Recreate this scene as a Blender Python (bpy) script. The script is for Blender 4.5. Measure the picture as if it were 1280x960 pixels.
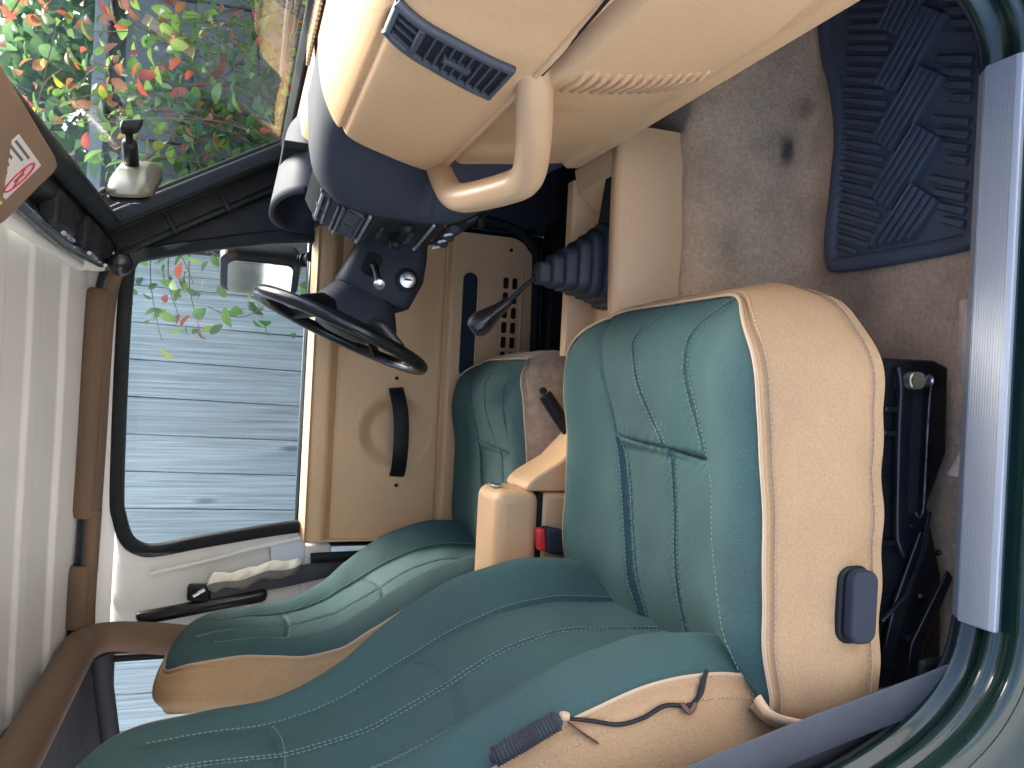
import bpy, bmesh, math, random
import numpy as np
from mathutils import Vector, Matrix
R = math.radians
random.seed(7); np.random.seed(7)
S = bpy.context.scene
for o in list(bpy.data.objects): bpy.data.objects.remove(o)
COL = S.collection

# ---------------------------------------------------------------- camera
# X = front of the car, Y = towards the driver's door, Z = up; sill of the open passenger door at z = 0
CAM = np.array([0.0, -0.62, 0.79]); PITCH = R(19.7); ROLL = R(2.9)
cF = np.array([0, math.cos(PITCH), -math.sin(PITCH)]); cD = -np.array([0, math.sin(PITCH), math.cos(PITCH)])
cX = np.array([1.0, 0, 0])
cR = math.cos(ROLL) * cD + math.sin(ROLL) * cX; cU = -math.sin(ROLL) * cD + math.cos(ROLL) * cX
cd = bpy.data.cameras.new('camera'); cam = bpy.data.objects.new('camera', cd); COL.objects.link(cam)
cd.sensor_fit = 'HORIZONTAL'; cd.sensor_width = 36; cd.lens = 36 * 950 / 1280
cd.clip_start = 0.02; cd.clip_end = 500
cam.matrix_world = Matrix([[cR[i], cU[i], -cF[i], CAM[i]] for i in range(3)] + [[0, 0, 0, 1]])
S.camera = cam

# ---------------------------------------------------------------- light
SUN_EL, SUN_AZ = 46, 48         # azimuth measured from +X towards +Y (degrees) of where the sun stands
w = bpy.data.worlds.new('World'); S.world = w; w.use_nodes = True
nt = w.node_tree; bg = nt.nodes['Background']
sky = nt.nodes.new('ShaderNodeTexSky'); sky.sky_type = 'NISHITA'; sky.sun_disc = False
sky.sun_elevation = R(SUN_EL); sky.sun_rotation = R(90 - SUN_AZ)
sky.air_density = .75; sky.dust_density = 4.0; sky.ozone_density = .6
nt.links.new(sky.outputs[0], bg.inputs[0]); bg.inputs[1].default_value = 0.15
sd = bpy.data.lights.new('sun', 'SUN'); sun = bpy.data.objects.new('sun', sd); COL.objects.link(sun)
sd.energy = 1.5; sd.angle = R(30); sd.color = (1, .96, .90)
sv = Vector((math.cos(R(SUN_EL)) * math.cos(R(SUN_AZ)), math.cos(R(SUN_EL)) * math.sin(R(SUN_AZ)), math.sin(R(SUN_EL))))
sun.rotation_euler = sv.to_track_quat('Z', 'Y').to_euler()
S.view_settings.view_transform = 'Standard'; S.view_settings.look = 'None'
S.view_settings.exposure = 2.6; S.view_settings.gamma = 1
S.render.engine = 'CYCLES'
S.cycles.max_bounces = 8; S.cycles.diffuse_bounces = 5; S.cycles.transparent_max_bounces = 16

# ---------------------------------------------------------------- materials
def mat(name, col, rough=.6, metal=0, spec=.5, bump=None, var=None, coat=0, sheen=0, fine=None):
    """bump = (scale, strength, distance); var = (scale, amount): mottling of the colour"""
    m = bpy.data.materials.new(name); m.use_nodes = True; n = m.node_tree.nodes; l = m.node_tree.links
    b = n['Principled BSDF']; b.inputs['Base Color'].default_value = (*col, 1)
    b.inputs['Roughness'].default_value = rough; b.inputs['Metallic'].default_value = metal
    b.inputs['Specular IOR Level'].default_value = spec
    b.inputs['Coat Weight'].default_value = coat; b.inputs['Coat Roughness'].default_value = .08
    if sheen: b.inputs['Sheen Weight'].default_value = sheen; b.inputs['Sheen Roughness'].default_value = .5
    tc = n.new('ShaderNodeTexCoord')
    if var:
        nz = n.new('ShaderNodeTexNoise'); nz.inputs['Scale'].default_value = var[0]; nz.inputs['Detail'].default_value = 6
        l.new(tc.outputs['Object'], nz.inputs['Vector'])
        rp = n.new('ShaderNodeMapRange'); rp.inputs[1].default_value = .3; rp.inputs[2].default_value = .7
        rp.inputs[3].default_value = 1 - var[1]; rp.inputs[4].default_value = 1 + var[1]
        l.new(nz.outputs['Fac'], rp.inputs[0])
        mx = n.new('ShaderNodeVectorMath'); mx.operation = 'SCALE'; mx.inputs[0].default_value = col
        l.new(rp.outputs[0], mx.inputs['Scale']); src = mx.outputs[0]
        if fine:      # fine weave, grain or dust: (scale, amount)
            nf = n.new('ShaderNodeTexNoise'); nf.inputs['Scale'].default_value = fine[0]; nf.inputs['Detail'].default_value = 4; nf.inputs['Roughness'].default_value = .7
            l.new(tc.outputs['Object'], nf.inputs['Vector'])
            rn = n.new('ShaderNodeMapRange'); rn.inputs[1].default_value = .3; rn.inputs[2].default_value = .7; rn.inputs[3].default_value = 1 - fine[1]; rn.inputs[4].default_value = 1 + fine[1]
            l.new(nf.outputs['Fac'], rn.inputs[0])
            m2 = n.new('ShaderNodeVectorMath'); m2.operation = 'SCALE'; l.new(src, m2.inputs[0]); l.new(rn.outputs[0], m2.inputs['Scale']); src = m2.outputs[0]
        l.new(src, b.inputs['Base Color'])
        r2 = n.new('ShaderNodeMapRange'); r2.inputs[1].default_value = .3; r2.inputs[2].default_value = .7
        r2.inputs[3].default_value = max(0, rough - .08); r2.inputs[4].default_value = min(1, rough + .08)
        l.new(nz.outputs['Fac'], r2.inputs[0]); l.new(r2.outputs[0], b.inputs['Roughness'])
    if bump:
        nb = n.new('ShaderNodeTexNoise'); nb.inputs['Scale'].default_value = bump[0]; nb.inputs['Detail'].default_value = 3
        l.new(tc.outputs['Object'], nb.inputs['Vector'])
        bp = n.new('ShaderNodeBump'); bp.inputs['Strength'].default_value = bump[1]; bp.inputs['Distance'].default_value = bump[2]
        l.new(nb.outputs['Fac'], bp.inputs['Height']); l.new(bp.outputs[0], b.inputs['Normal'])
    return m

TAN = mat('tan_vinyl', (.62, .385, .20), .48, bump=(330, .45, .0014), var=(5, .06), fine=(210, .05))
TANH = mat('tan_handle', (.52, .335, .185), .42, bump=(500, .2, .001), var=(6, .05))
TAND = mat('tan_door_vinyl', (.70, .44, .235), .5, bump=(300, .45, .0014), var=(4, .07), fine=(190, .05))
TANF = mat('tan_seat_fabric', (.37, .23, .118), .85, bump=(420, .6, .0016), var=(9, .09), fine=(330, .13))
TANW = mat('worn_tan_fabric', (.42, .30, .2), .95, bump=(160, .6, .003), var=(55, .22), sheen=.2)
GREEN = mat('green_seat_fabric', (.026, .067, .066), .85, bump=(420, .6, .0016), var=(7, .15), fine=(330, .16))
STIT = mat('pale_thread', (.15, .235, .22), .8)
STIT2 = mat('tan_thread', (.44, .31, .19), .8)
PIPE = mat('tan_piping', (.42, .30, .19), .7)
DARK = mat('slate_plastic', (.026, .031, .043), .66, spec=.25, bump=(600, .25, .0008), var=(8, .08))
BLACK = mat('black_plastic', (.010, .011, .013), .5, spec=.25, bump=(500, .2, .0008), var=(12, .15))
BLKP = mat('black_painted_steel', (.008, .009, .011), .33, spec=.35, var=(30, .3), coat=.3)
RUB = mat('black_rubber', (.010, .011, .013), .6, spec=.25, var=(14, .2), bump=(300, .2, .001))
MATR = mat('mat_rubber', (.068, .084, .108), .5, fine=(140, .06), var=(9, .12), bump=(250, .25, .0012))
BOOT = mat('boot_rubber', (.014, .02, .03), .55, var=(20, .15))
VENTM = mat('vent_plastic', (.045, .055, .07), .5)
VOID = mat('black_void', (.004, .004, .005), .9)
BROWN = mat('brown_padding', (.125, .078, .047), .8, bump=(500, .35, .0015), var=(10, .1))
VISOR = mat('brown_visor', (.20, .125, .075), .8, bump=(600, .3, .001), var=(8, .06))
WHITE = mat('white_hardtop', (.78, .77, .72), .6, bump=(250, .25, .001), var=(4, .04))
PAINT = mat('green_car_paint', (.005, .020, .016), .3, spec=.35, coat=.5, var=(3, .12))
PAINTD = mat('green_frame_paint', (.004, .012, .010), .45, spec=.2, coat=.1, var=(6, .15))
ALU = mat('brushed_aluminium', (.36, .38, .40), .5, metal=.55)
STEEL = mat('steel', (.55, .55, .56), .3, metal=1, var=(60, .15))
ZINC = mat('zinc_bolt', (.52, .47, .28), .4, metal=.8, var=(70, .2))
MIRG = mat('mirror_glass', (.42, .46, .48), .05, metal=1)
BELT = mat('grey_webbing', (.05, .054, .068), .7, bump=(900, .4, .001), var=(30, .12))
BELTD = mat('dark_webbing', (.026, .028, .036), .75, bump=(900, .4, .001), var=(30, .12))
REDB = mat('red_button', (.72, .035, .035), .4)
RED = mat('red_print', (.5, .03, .05), .6)
BLUEP = mat('blue_print', (.15, .35, .6), .6)
LABEL = mat('white_label', (.62, .6, .55), .6)
INK = mat('grey_ink', (.12, .11, .11), .7)
YEL = mat('yellow_label', (.75, .6, .06), .6)
LEATH = mat('brown_leather', (.13, .055, .04), .6, var=(40, .2))
CLOTH = mat('cream_cloth', (.72, .66, .54), .9, bump=(60, .5, .006), var=(20, .08))
CLOTHG = mat('grey_cloth', (.2, .19, .175), .9, bump=(90, .5, .005), var=(30, .12))
STAINED = mat('mirror_shell', (.15, .145, .115), .35, metal=.3)

# brushed aluminium: streaks along X
def streaks(m, scale, amt, dist):
    n = m.node_tree.nodes; l = m.node_tree.links; b = n['Principled BSDF']
    tc = n.new('ShaderNodeTexCoord'); mp = n.new('ShaderNodeMapping'); mp.inputs['Scale'].default_value = scale
    nz = n.new('ShaderNodeTexNoise'); nz.inputs['Scale'].default_value = 1; nz.inputs['Detail'].default_value = 5
    l.new(tc.outputs['Object'], mp.inputs[0]); l.new(mp.outputs[0], nz.inputs['Vector'])
    bp = n.new('ShaderNodeBump'); bp.inputs['Strength'].default_value = amt; bp.inputs['Distance'].default_value = dist
    l.new(nz.outputs['Fac'], bp.inputs['Height']); l.new(bp.outputs[0], b.inputs['Normal'])
    r = n.new('ShaderNodeMapRange'); r.inputs[3].default_value = .42; r.inputs[4].default_value = .62
    l.new(nz.outputs['Fac'], r.inputs[0]); l.new(r.outputs[0], b.inputs['Roughness'])
streaks(ALU, (4, 700, 60), .25, .0006)

def glass_mat(name, tint, refl=1.45):
    m = bpy.data.materials.new(name); m.use_nodes = True; n = m.node_tree.nodes; l = m.node_tree.links; n.clear()
    out = n.new('ShaderNodeOutputMaterial'); t = n.new('ShaderNodeBsdfTransparent'); t.inputs[0].default_value = (*tint, 1)
    g = n.new('ShaderNodeBsdfGlossy'); g.inputs['Roughness'].default_value = .01
    f = n.new('ShaderNodeFresnel'); f.inputs[0].default_value = refl; mx = n.new('ShaderNodeMixShader')
    l.new(f.outputs[0], mx.inputs[0]); l.new(t.outputs[0], mx.inputs[1]); l.new(g.outputs[0], mx.inputs[2]); l.new(mx.outputs[0], out.inputs[0])
    return m
GLASS = glass_mat('window_glass', (.93, .97, .95), 1.28)
GLASSW = glass_mat('windshield_glass', (.92, .96, .94), 1.5)

def carpet_mat(name, col, dark_spots):
    m = mat(name, col, .95, bump=(330, .8, .004), var=(13, .20), sheen=.3)
    n = m.node_tree.nodes; l = m.node_tree.links; b = n['Principled BSDF']
    src = b.inputs['Base Color'].links[0].from_socket
    geo = n.new('ShaderNodeNewGeometry')
    nf = n.new('ShaderNodeTexNoise'); nf.inputs['Scale'].default_value = 150; nf.inputs['Detail'].default_value = 4
    l.new(geo.outputs['Position'], nf.inputs['Vector'])
    rf = n.new('ShaderNodeMapRange'); rf.inputs[1].default_value = .3; rf.inputs[2].default_value = .7; rf.inputs[3].default_value = .84; rf.inputs[4].default_value = 1.16
    l.new(nf.outputs['Fac'], rf.inputs[0])
    sc = n.new('ShaderNodeVectorMath'); sc.operation = 'SCALE'; l.new(src, sc.inputs[0]); l.new(rf.outputs[0], sc.inputs['Scale']); src = sc.outputs[0]
    wob = n.new('ShaderNodeTexNoise'); wob.inputs['Scale'].default_value = 28; wob.inputs['Detail'].default_value = 5
    l.new(geo.outputs['Position'], wob.inputs['Vector'])
    ww = n.new('ShaderNodeVectorMath'); ww.operation = 'MULTIPLY_ADD'; ww.inputs[1].default_value = (.012, .012, 0)
    l.new(wob.outputs['Color'], ww.inputs[0]); l.new(geo.outputs['Position'], ww.inputs[2])
    for (x, y, rx, ry, k, soft) in dark_spots:
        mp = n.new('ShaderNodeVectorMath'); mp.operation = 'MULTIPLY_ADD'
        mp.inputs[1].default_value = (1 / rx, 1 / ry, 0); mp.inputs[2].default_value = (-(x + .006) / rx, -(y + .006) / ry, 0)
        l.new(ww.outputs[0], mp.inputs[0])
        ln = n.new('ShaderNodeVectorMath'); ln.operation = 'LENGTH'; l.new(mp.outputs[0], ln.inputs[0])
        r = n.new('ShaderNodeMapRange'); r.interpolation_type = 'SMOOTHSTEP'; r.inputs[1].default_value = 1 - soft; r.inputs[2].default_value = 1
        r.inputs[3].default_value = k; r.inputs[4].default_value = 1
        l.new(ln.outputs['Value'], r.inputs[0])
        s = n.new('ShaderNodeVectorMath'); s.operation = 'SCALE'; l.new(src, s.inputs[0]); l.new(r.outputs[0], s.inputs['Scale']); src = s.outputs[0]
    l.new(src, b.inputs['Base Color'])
    return m
CARPET = carpet_mat('tan_carpet', (.60, .40, .24), [(.418, .445, .036, .009, .22, .8), (.418, .445, .07, .02, .72, .9), (.23, .33, .10, .10, .55, .9), (.12, .30, .09, .07, .6, .9), (.42, .60, .12, .05, .6, .9), (.49, .43, .03, .02, .6, .9)])  # first two: dark stain and its halo; the others: soft darker ovals
CARPR = mat('tan_carpet_pile', (.50, .36, .25), .95, bump=(260, .9, .004), var=(40, .2), sheen=.3)

def wood_mat():
    m = mat('weathered_fence_wood', (.2, .22, .225), .85)
    n = m.node_tree.nodes; l = m.node_tree.links; b = n['Principled BSDF']
    geo = n.new('ShaderNodeNewGeometry'); oi = n.new('ShaderNodeObjectInfo')
    ad = n.new('ShaderNodeVectorMath'); ad.operation = 'ADD'; cm = n.new('ShaderNodeCombineXYZ')
    ml = n.new('ShaderNodeMath'); ml.operation = 'MULTIPLY'; ml.inputs[1].default_value = 37
    l.new(oi.outputs['Random'], ml.inputs[0]); l.new(ml.outputs[0], cm.inputs[1]); l.new(cm.outputs[0], ad.inputs[1])
    l.new(geo.outputs['Position'], ad.inputs[0])
    mp = n.new('ShaderNodeMapping'); mp.inputs['Scale'].default_value = (130, 3, 2.6)
    l.new(ad.outputs[0], mp.inputs[0])
    nz = n.new('ShaderNodeTexNoise'); nz.inputs['Scale'].default_value = 1; nz.inputs['Detail'].default_value = 8; nz.inputs['Distortion'].default_value = .6
    l.new(mp.outputs[0], nz.inputs['Vector'])
    cr = n.new('ShaderNodeValToRGB'); e = cr.color_ramp.elements
    e[0].position = .32; e[0].color = (.24, .275, .265, 1); e[1].position = .70; e[1].color = (.46, .51, .495, 1)
    l.new(nz.outputs['Fac'], cr.inputs[0])
    r = n.new('ShaderNodeMapRange'); r.inputs[3].default_value = .70; r.inputs[4].default_value = 1.12; l.new(oi.outputs['Random'], r.inputs[0])
    s = n.new('ShaderNodeVectorMath'); s.operation = 'SCALE'; l.new(cr.outputs[0], s.inputs[0]); l.new(r.outputs[0], s.inputs['Scale'])
    # knots
    vo = n.new('ShaderNodeTexVoronoi'); vo.inputs['Scale'].default_value = 1; mk = n.new('ShaderNodeMapping'); mk.inputs['Scale'].default_value = (7, 3, 1.8)
    l.new(ad.outputs[0], mk.inputs[0]); l.new(mk.outputs[0], vo.inputs['Vector'])
    rk = n.new('ShaderNodeMapRange'); rk.inputs[1].default_value = .05; rk.inputs[2].default_value = .12; rk.inputs[3].default_value = .45; l.new(vo.outputs['Distance'], rk.inputs[0])
    s2 = n.new('ShaderNodeVectorMath'); s2.operation = 'SCALE'; l.new(s.outputs[0], s2.inputs[0]); l.new(rk.outputs[0], s2.inputs['Scale'])
    l.new(s2.outputs[0], b.inputs['Base Color'])
    bp = n.new('ShaderNodeBump'); bp.inputs['Strength'].default_value = .4; bp.inputs['Distance'].default_value = .003
    l.new(nz.outputs['Fac'], bp.inputs['Height']); l.new(bp.outputs[0], b.inputs['Normal'])
    return m
WOOD = wood_mat()
RAILW = mat('pale_rail_wood', (.22, .26, .29), .8, var=(9, .15))
STONE = mat('slate_stone', (.15, .18, .20), .8, bump=(25, .6, .01), var=(6, .3))
MORT = mat('dark_mortar', (.04, .045, .05), .95)
STEMM = mat('vine_stem', (.16, .12, .09), .9, var=(20, .3))
CONC = mat('concrete_ground', (.60, .59, .57), .9, bump=(60, .4, .01), var=(2, .15))
def leaf_mat(name, c, tr=.5):
    m = mat(name, c, .45, var=(25, .22)); n = m.node_tree.nodes; l = m.node_tree.links
    b = n['Principled BSDF']; t = n.new('ShaderNodeBsdfTranslucent'); t.inputs[0].default_value = (min(1, c[0] * 1.6), min(1, c[1] * 1.6), c[2], 1)
    mx = n.new('ShaderNodeMixShader'); mx.inputs[0].default_value = tr
    out = n['Material Output']; l.new(b.outputs[0], mx.inputs[1]); l.new(t.outputs[0], mx.inputs[2]); l.new(mx.outputs[0], out.inputs[0])
    return m
LEAFM = [leaf_mat('leaf_green', (.10, .20, .07)), leaf_mat('leaf_light', (.19, .32, .11)), leaf_mat('leaf_dark', (.06, .14, .075)),
         leaf_mat('leaf_red', (.42, .09, .075)), leaf_mat('leaf_bronze', (.30, .13, .085)), leaf_mat('leaf_yellow', (.42, .42, .05))]

# ---------------------------------------------------------------- mesh helpers
WL = {}
def tag(o, label=None, cat=None, group=None, kind=None):
    for k, v in (('label', label), ('category', cat), ('group', group), ('kind', kind)):
        if v: o[k] = v
    return o
def thing(name, loc, label, cat, group=None):
    o = bpy.data.objects.new(name, None); COL.objects.link(o); o.location = loc; WL[o.name] = Vector(loc); o.empty_display_size = .05
    return tag(o, label, cat, group)
def link(o, par, wloc=(0, 0, 0)):
    COL.objects.link(o); wl = Vector(wloc); WL[o.name] = wl
    if par: o.parent = par; o.location = wl - WL[par.name]
    else: o.location = wl
    return o
def mesh(name, V, F, m, par=None, smooth=True, ang=38, bev=0, seg=2, solid=0, soff=-1, flip=False):
    V = np.asarray(V, float).reshape(-1, 3)
    lo = V.min(0); hi = V.max(0); c = np.array([(lo[0] + hi[0]) / 2, (lo[1] + hi[1]) / 2, lo[2]])
    me = bpy.data.meshes.new(name)
    if flip: F = [tuple(reversed(f)) for f in F]
    me.from_pydata((V - c).tolist(), [], [tuple(int(i) for i in f) for f in F]); me.validate()
    if m: me.materials.append(m)
    if smooth:
        me.polygons.foreach_set('use_smooth', [True] * len(me.polygons)); me.set_sharp_from_angle(angle=R(ang))
    o = bpy.data.objects.new(name, me); link(o, par, c)
    if solid: md = o.modifiers.new('solid', 'SOLIDIFY'); md.thickness = solid; md.offset = soff
    if bev:
        md = o.modifiers.new('bevel', 'BEVEL'); md.width = bev; md.segments = seg; md.limit_method = 'ANGLE'; md.angle_limit = R(35)
    return o
def fixn(o):
    bm = bmesh.new(); bm.from_mesh(o.data); bmesh.ops.recalc_face_normals(bm, faces=bm.faces); bm.to_mesh(o.data); bm.free(); return o
BF = [(0, 3, 2, 1), (4, 5, 6, 7), (0, 1, 5, 4), (1, 2, 6, 5), (2, 3, 7, 6), (3, 0, 4, 7)]
def hexa(name, b4, t4, m, par=None, bev=.003, **k):
    """box from four bottom and four top corners"""
    return fixn(mesh(name, list(b4) + list(t4), BF, m, par, bev=bev, **k))
def box(name, lo, hi, m, par=None, bev=.003, **k):
    (a, b, c), (d, e, f) = lo, hi
    return hexa(name, [(a, b, c), (d, b, c), (d, e, c), (a, e, c)], [(a, b, f), (d, b, f), (d, e, f), (a, e, f)], m, par, bev, **k)
def catmull(P, n=10, closed=False):
    P = [np.array(p, float) for p in P]; out = []
    N = len(P); segs = N if closed else N - 1
    for i in range(segs):
        if closed: a, b, c, d = P[(i - 1) % N], P[i], P[(i + 1) % N], P[(i + 2) % N]
        else: a, b, c, d = P[max(i - 1, 0)], P[i], P[i + 1], P[min(i + 2, N - 1)]
        for k in range(n):
            t = k / n
            out.append(.5 * (2 * b + (c - a) * t + (2 * a - 5 * b + 4 * c - d) * t * t + (3 * b - 3 * c + d - a) * t ** 3))
    if not closed: out.append(P[-1])
    return np.array(out)
def frames(P, up=None, closed=False):
    P = np.asarray(P, float); n = len(P)
    T = np.roll(P, -1, 0) - np.roll(P, 1, 0)
    if not closed: T[0] = P[1] - P[0]; T[-1] = P[-1] - P[-2]
    T /= np.linalg.norm(T, axis=1)[:, None] + 1e-12
    if up is not None:
        A = np.cross(T, np.asarray(up, float)); A /= np.linalg.norm(A, axis=1)[:, None] + 1e-12
        return T, A, np.cross(A, T)
    a = np.cross(T[0], [0, 0, 1.0]);
    if np.linalg.norm(a) < .1: a = np.cross(T[0], [1.0, 0, 0])
    A = []
    for t in T:
        a = a - t * (a @ t); a /= np.linalg.norm(a); A.append(a)
    A = np.array(A); return T, A, np.cross(A, T)
def tubemesh(P, r, n=12, sy=1.0, up=None, caps=True, closed=False):
    P = np.asarray(P, float); r = np.broadcast_to(np.asarray(r, float), (len(P),))
    T, A, B = frames(P, up, closed); V = []; F = []
    for i in range(len(P)):
        for k in range(n):
            t = 2 * math.pi * k / n; V.append(P[i] + r[i] * (math.cos(t) * A[i] + sy * math.sin(t) * B[i]))
    M = len(P)
    for i in range(M if closed else M - 1):
        for k in range(n):
            j = (i + 1) % M; F.append((i * n + k, i * n + (k + 1) % n, j * n + (k + 1) % n, j * n + k))
    if caps and not closed: F += [tuple(reversed(range(n))), tuple(range((M - 1) * n, M * n))]
    return V, F
def tube(name, P, r, m, par=None, n=12, sy=1.0, up=None, closed=False, **k):
    V, F = tubemesh(P, r, n, sy, up, True, closed); return fixn(mesh(name, V, F, m, par, **k))
def sweep(name, prof, P, up, m, par=None, closedp=False, caps=True, closed=False, **k):
    """prof: (a along side, b along up') list"""
    T, A, B = frames(P, up, closed); n = len(prof); V = []; F = []
    for i in range(len(P)):
        for a, b in prof: V.append(np.asarray(P[i]) + a * A[i] + b * B[i])
    M = len(P); q = n if closedp else n - 1
    for i in range(M if closed else M - 1):
        for j in range(q):
            F.append((i * n + j, i * n + (j + 1) % n, ((i + 1) % M) * n + (j + 1) % n, ((i + 1) % M) * n + j))
    if caps and closedp and not closed: F += [tuple(range(n)), tuple(reversed(range((M - 1) * n, M * n)))]
    return fixn(mesh(name, V, F, m, par, **k))
def gridf(name, fn, us, vs, m, par=None, wrapu=False, **k):
    V = [fn(u, v) for u in us for v in vs]; nu, nv = len(us), len(vs); F = []
    for i in range(nu if wrapu else nu - 1):
        for j in range(nv - 1):
            a = i * nv + j; b = ((i + 1) % nu) * nv + j; F.append((a, b, b + 1, a + 1))
    return mesh(name, V, F, m, par, **k)
def loft(name, rings, m, par=None, caps=True, **k):
    n = len(rings[0]); V = [p for r in rings for p in r]; F = []
    for i in range(len(rings) - 1):
        for j in range(n): F.append((i * n + j, i * n + (j + 1) % n, (i + 1) * n + (j + 1) % n, (i + 1) * n + j))
    if caps: F += [tuple(reversed(range(n))), tuple(range((len(rings) - 1) * n, len(rings) * n))]
    return fixn(mesh(name, V, F, m, par, **k))
def lathe(name, prof, origin, axis, m, par=None, n=24, **k):
    """prof: (radius, distance along axis)"""
    ax = np.array(axis, float); ax /= np.linalg.norm(ax); a = np.cross(ax, [0, 0, 1.0])
    if np.linalg.norm(a) < .1: a = np.cross(ax, [1.0, 0, 0])
    a /= np.linalg.norm(a); b = np.cross(ax, a); o = np.array(origin, float)
    rings = [[o + ax * d + max(r, 1e-4) * (math.cos(2 * math.pi * i / n) * a + math.sin(2 * math.pi * i / n) * b) for i in range(n)] for r, d in prof]
    return loft(name, rings, m, par, **k)
def prism(name, poly, n0, n1, m, par=None, **k):
    """poly: list of 3D points (planar); extruded from +n0 to +n1 vectors"""
    P = np.asarray(poly, float); n = len(P)
    V = list(P + np.asarray(n0)) + list(P + np.asarray(n1))
    F = [tuple(reversed(range(n))), tuple(range(n, 2 * n))] + [(i, (i + 1) % n, n + (i + 1) % n, n + i) for i in range(n)]
    return fixn(mesh(name, V, F, m, par, **k))
def rrect(cx, cy, w, h, r, n=6):
    out = []
    for (sx, sy, a0) in ((1, 1, 0), (-1, 1, 90), (-1, -1, 180), (1, -1, 270)):
        for i in range(n + 1):
            a = R(a0 + 90 * i / n); out.append((cx + sx * (w / 2 - r) + r * math.cos(a), cy + sy * (h / 2 - r) + r * math.sin(a)))
    return out
def sstep(a, b, x):
    t = np.clip((x - a) / (b - a), 0, 1); return t * t * (3 - 2 * t)
def interp(tab, x):
    return float(np.interp(x, [t[0] for t in tab], [t[1] for t in tab]))
def sinterp(tab, n=12):
    """smooth table: returns callable through a catmull of the (x, y) pairs"""
    P = catmull(tab, n); xs, ys = P[:, 0], P[:, 1]
    return lambda x: float(np.interp(x, xs, ys))
def bars(name, segs, r, m, par, n=5, kind=None):
    """many short round bars (stitches, wires) joined in one part"""
    V = []; F = []
    for a, b in segs:
        v, f = tubemesh(np.array([a, b]), r, n); k = len(V); V += list(v); F += [tuple(i + k for i in q) for q in f]
    o = mesh(name, V, F, m, par)
    if kind: o['kind'] = kind
    return o
def stitches(P, pitch=.0075, fill=.62):
    P = np.asarray(P); d = np.r_[0, np.cumsum(np.linalg.norm(np.diff(P, axis=0), axis=1))]; out = []; s = 0
    def at(s): return np.array([np.interp(s, d, P[:, i]) for i in range(3)])
    while s + pitch * fill < d[-1]: out.append((at(s), at(s + pitch * fill))); s += pitch
    return out

# ================================================================ SETTING
def rot2(x, z, a, cx=0, cz=0):
    c, s = math.cos(a), math.sin(a); return cx + (x - cx) * c - (z - cz) * s, cz + (x - cx) * s + (z - cz) * c
GZ = -.58
tag(mesh('ground', [(-60, -60, GZ), (60, -60, GZ), (60, 60, GZ), (-60, 60, GZ)], [(0, 1, 2, 3)], CONC), kind='structure')

# ---- board fence beside the driver's door (fence stands a little out of square with the car)
FY = 2.6
fence = thing('board_fence', (-.6, FY, GZ), 'weathered blue grey vertical board fence seen through the driver door window', 'fence')
bx0 = -2.55
for i in range(21):
    wd = .1395; x0 = bx0 + i * .1425; x1 = x0 + wd; tl = R(-1.2 + random.uniform(-.15, .15))
    dy = random.uniform(-.004, .004); top = 1.52 + random.uniform(-.01, .01)
    pts = []
    for yy in (FY + dy, FY + .022 + dy):
        for (x, z) in ((x0, GZ + .03), (x1, GZ + .03), (x1, top), (x0, top)):
            X, Z = rot2(x, z, tl, (x0 + x1) / 2, .8); pts.append((X, yy, Z))
    fixn(mesh('board', pts, [(0, 1, 2, 3), (7, 6, 5, 4), (0, 4, 5, 1), (1, 5, 6, 2), (2, 6, 7, 3), (3, 7, 4, 0)], WOOD, fence, bev=.003, seg=1))
box('gap_light_block', (-2.6, FY + .026, GZ), (.47, FY + .03, 1.48), MORT, fence, bev=0)  # added dark sheet, keeps the sky from shining through the board gaps
for z in (0.0, 1.3): box('rail', (-2.6, FY + .03, z), (.45, FY + .07, z + .09), WOOD, fence)
box('post', (.42, FY + .03, GZ), (.51, FY + .12, 1.5), WOOD, fence)

# ---- slate block wall in front of the car, with a pale rail along its top
wall = thing('slate_wall', (1.6, FY, GZ), 'dark slate block wall behind the red and green vine ahead of the windshield', 'wall')
WX0, WX1, WT = .475, 3.6, 1.315
box('mortar', (WX0, FY + .03, GZ), (WX1, FY + .2, WT - .01), MORT, wall, bev=0)
z = GZ + .01
while z < WT - .06:
    h = min(random.choice((.10, .14, .19, .24)), WT - .012 - z); x = WX0
    while x < WX1 - .05:
        L_ = min(random.uniform(.12, .5), WX1 - x); d = random.uniform(0, .025); j = .003
        a = [random.uniform(-.02, .02) for _ in range(4)]
        hexa('stone', [(x + j, FY + d, z + j), (x + L_ - j, FY + d + a[0] * .5, z + j + a[1] * .5), (x + L_ - j, FY + .06, z + j), (x + j, FY + .06, z + j)],
             [(x + j, FY + d + a[2] * .5, z + h - j), (x + L_ - j, FY + d, z + h - j + a[3] * .5), (x + L_ - j, FY + .06, z + h - j), (x + j, FY + .06, z + h - j)], STONE, wall, bev=.006, seg=1)
        x += L_
    z += h
rail = tag(box('top_rail', (.475, FY - .02, WT), (3.6, FY + .10, WT + .045), RAILW), 'pale blue grey timber rail on top of the slate wall', 'rail')

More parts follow.
